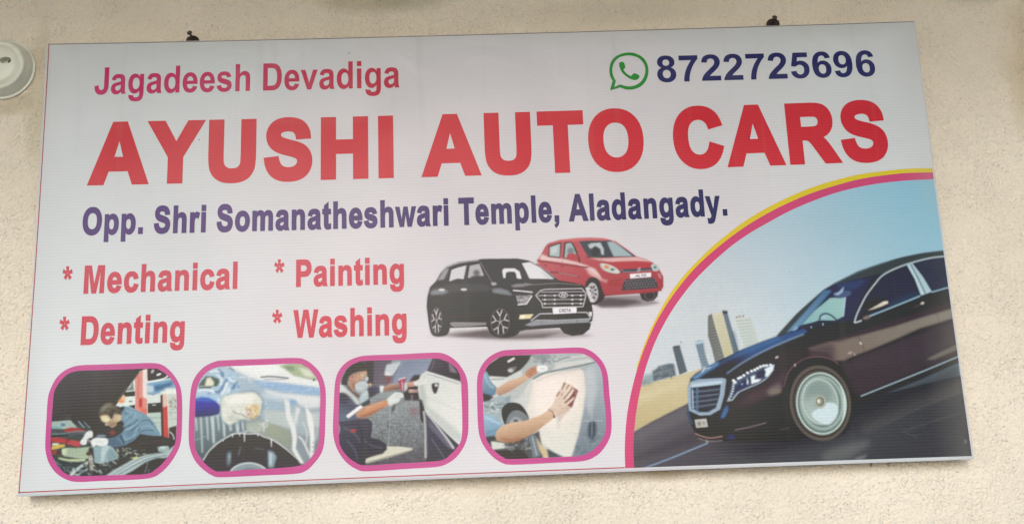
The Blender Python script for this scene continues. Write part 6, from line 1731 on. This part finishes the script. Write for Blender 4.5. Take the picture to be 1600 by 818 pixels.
def lug(px, py, hw, hh):
    """half-round plate with a hole, standing up from the top frame bar"""
    base = at(px, py, -0.020)
    zb_ = v1 - 0.01
    top = at(px, py - hh, -0.020).z
    rad = hw / 833.0 * 1.05
    bm = bmesh.new()
    prof = [(-rad, zb_)] + [(rad * math.cos(a), top - rad * .75 + rad * .75 * math.sin(a)) for a in np.linspace(math.pi, 0, 15)] + [(rad, zb_)]
    y0, y1 = -0.022, -0.0162
    f = [bm.verts.new((base.x + x - ROOT.x, y0, z - ROOT.z)) for x, z in prof]
    g = [bm.verts.new((base.x + x - ROOT.x, y1, z - ROOT.z)) for x, z in prof]
    bm.faces.new(f); bm.faces.new(g[::-1])
    for i in range(len(f)):
        j = (i + 1) % len(f)
        bm.faces.new((f[i], g[i], g[j], f[j]))
    bmesh.ops.recalc_face_normals(bm, faces=bm.faces)
    bmesh.ops.bevel(bm, geom=[e for e in bm.edges if abs(e.verts[0].co.y - e.verts[1].co.y) < 1e-6], offset=0.0009, segments=2, affect='EDGES')
    return link('hanging_lug', bm_mesh('hanging_lug', bm), sign, [rusty])


lug(301.0, 62.0, 10.5, 6.0)
lug(1208, 38, 11.0, 8.5)


def lathe(bm, prof, seg, M=Matrix()):
    rings = []
    for r_, h_ in prof:
        if r_ < 1e-6:
            rings.append([bm.verts.new(M @ Vector((0, 0, h_)))])
        else:
            rings.append([bm.verts.new(M @ Vector((r_ * math.cos(2 * math.pi * i / seg), r_ * math.sin(2 * math.pi * i / seg), h_))) for i in range(seg)])
    for a, b in zip(rings[:-1], rings[1:]):
        for i in range(seg):
            j = (i + 1) % seg
            if len(a) == 1 and len(b) > 1: bm.faces.new((a[0], b[i], b[j]))
            elif len(b) == 1 and len(a) > 1: bm.faces.new((a[i], b[0], a[j]))
            elif len(a) > 1: bm.faces.new((a[i], b[i], b[j], a[j]))


def nail(px, py, lean, label):
    head = at(px, py, -0.040)
    foot = Vector((head.x + lean, 0.004, head.z - 0.016))
    ax = (head - foot)
    L = ax.length
    root = empty('wall_nail', Vector((foot.x, 0, foot.z)))
    tag(root, label, 'nail', 'nails holding up the signboard')
    q = ax.to_track_quat('Z', 'Y').to_matrix().to_4x4()
    M = Matrix.Translation(foot - root.location) @ q
    bm = bmesh.new(); lathe(bm, [(0, 0), (0.0019, 0), (0.0019, L - 0.001), (0.0, L - 0.0005)], 12, M)
    bmesh.ops.recalc_face_normals(bm, faces=bm.faces)
    link('shank', bm_mesh('shank', bm), root, [nailm])
    bm = bmesh.new(); lathe(bm, [(0, L - .0022), (0.0044, L - .0022), (0.0055, L - .0006), (0.0055, L + .0006), (0.0042, L + .0020), (0, L + .0022)], 18, M)
    bmesh.ops.recalc_face_normals(bm, faces=bm.faces)
    o = link('nail_head', bm_mesh('nail_head', bm), root, [nailm])
    for p in o.data.polygons: p.use_smooth = True
    return root


nail(296, 51.5, 0.008, 'rusty nail with round head above the name lettering at the left of the top edge')
nail(1210.5, 27.5, -0.002, 'rusty nail with round head above the phone number near the top right corner')

# ------------------------------------------------------------------ round electrical fitting cut by the left edge of the photo
plast = plain_material('aged_white_plastic', (0.74, 0.73, 0.62), 0.32, scale=25, noise=0.06, bump=0.0002)
darkp = plain_material('dark_screw_hole', (0.025, 0.022, 0.02), 0.7)
q = at(6, 109, 0)
root = empty('round_electrical_fitting', Vector((q.x, 0, q.z)))
tag(root, 'round stepped white plastic electrical fitting on the wall left of the signboard', 'electrical fitting')
MF = Matrix(((1, 0, 0, 0), (0, 0, -1, 0), (0, 1, 0, 0), (0, 0, 0, 1)))   # lathe axis -> out of the wall (-y)
bm = bmesh.new()
lathe(bm, [(0, 0.0005), (0.0598, 0.0005), (0.0605, 0.0015), (0.0603, 0.0028), (0.0590, 0.0035), (0, 0.0035)], 72, MF)
bmesh.ops.recalc_face_normals(bm, faces=bm.faces)
o = link('base_ring', bm_mesh('base_ring', bm), root, [plast])
for p in o.data.polygons: p.use_smooth = True
o.data.set_sharp_from_angle(angle=R(35))
bm = bmesh.new()
prof = [(0, 0.0036), (0.0560, 0.0036), (0.0553, 0.0060), (0.0535, 0.0090), (0.0500, 0.0145)]
prof += [(0.0450 + 0.0045 * math.cos(a_), 0.0150 + 0.0040 * math.sin(a_)) for a_ in np.linspace(0.1, math.pi / 2, 7)]
prof += [(0.0415, 0.0190), (0.0400, 0.0185), (0.0385, 0.0189)] + [(0.037 * math.cos(a_), 0.0190 + 0.0032 * math.sin(a_)) for a_ in np.linspace(0.15, math.pi / 2, 9)]
prof[-1] = (0, 0.0222)
prof = [(r_, 0.0036 + (h_ - 0.0036) * 1.35) for r_, h_ in prof]
lathe(bm, prof, 72, MF)
bmesh.ops.recalc_face_normals(bm, faces=bm.faces)
cap_ = link('cap', bm_mesh('cap', bm), root, [plast])
hole_c = at(9.5, 94.5, -0.030)
root.scale = (1.12, 1.12, 1.12)
hx, hz = (hole_c.x - q.x) / 1.12, (hole_c.z - q.z) / 1.12
bm = bmesh.new()
pr = [(hx + 0.0095 * math.cos(a) * (1.0 if math.cos(a) > 0 else 1.25), hz + 0.0068 * math.sin(a)) for a in np.linspace(0, 2 * math.pi, 28, endpoint=False)]
f = [bm.verts.new((x, -0.05, z)) for x, z in pr]; g = [bm.verts.new((x, -0.0150, z)) for x, z in pr]
bm.faces.new(f); bm.faces.new(g[::-1])
for i in range(len(f)):
    j = (i + 1) % len(f)
    bm.faces.new((f[i], g[i], g[j], f[j]))
bmesh.ops.recalc_face_normals(bm, faces=bm.faces)
cut = link('tmp_cutter', bm_mesh('tmp_cutter', bm), root)
bo = cap_.modifiers.new('b', 'BOOLEAN'); bo.operation = 'DIFFERENCE'; bo.object = cut; bo.solver = 'EXACT'
dg = bpy.context.evaluated_depsgraph_get()
me = bpy.data.meshes.new_from_object(cap_.evaluated_get(dg))
cap_.modifiers.clear(); cap_.data = me
if not me.materials: me.materials.append(plast)
bpy.data.objects.remove(cut)
for p in cap_.data.polygons: p.use_smooth = True
cap_.data.set_sharp_from_angle(angle=R(35))
bm = bmesh.new()
MS = Matrix.Translation(Vector((hx + 0.0035, -0.0152, hz))) @ MF
lathe(bm, [(0, 0), (0.0044, 0), (0.0044, 0.0030), (0.0030, 0.0046), (0, 0.0050)], 18, MS)
bmesh.ops.recalc_face_normals(bm, faces=bm.faces)
link('screw', bm_mesh('screw', bm), root, [darkp])
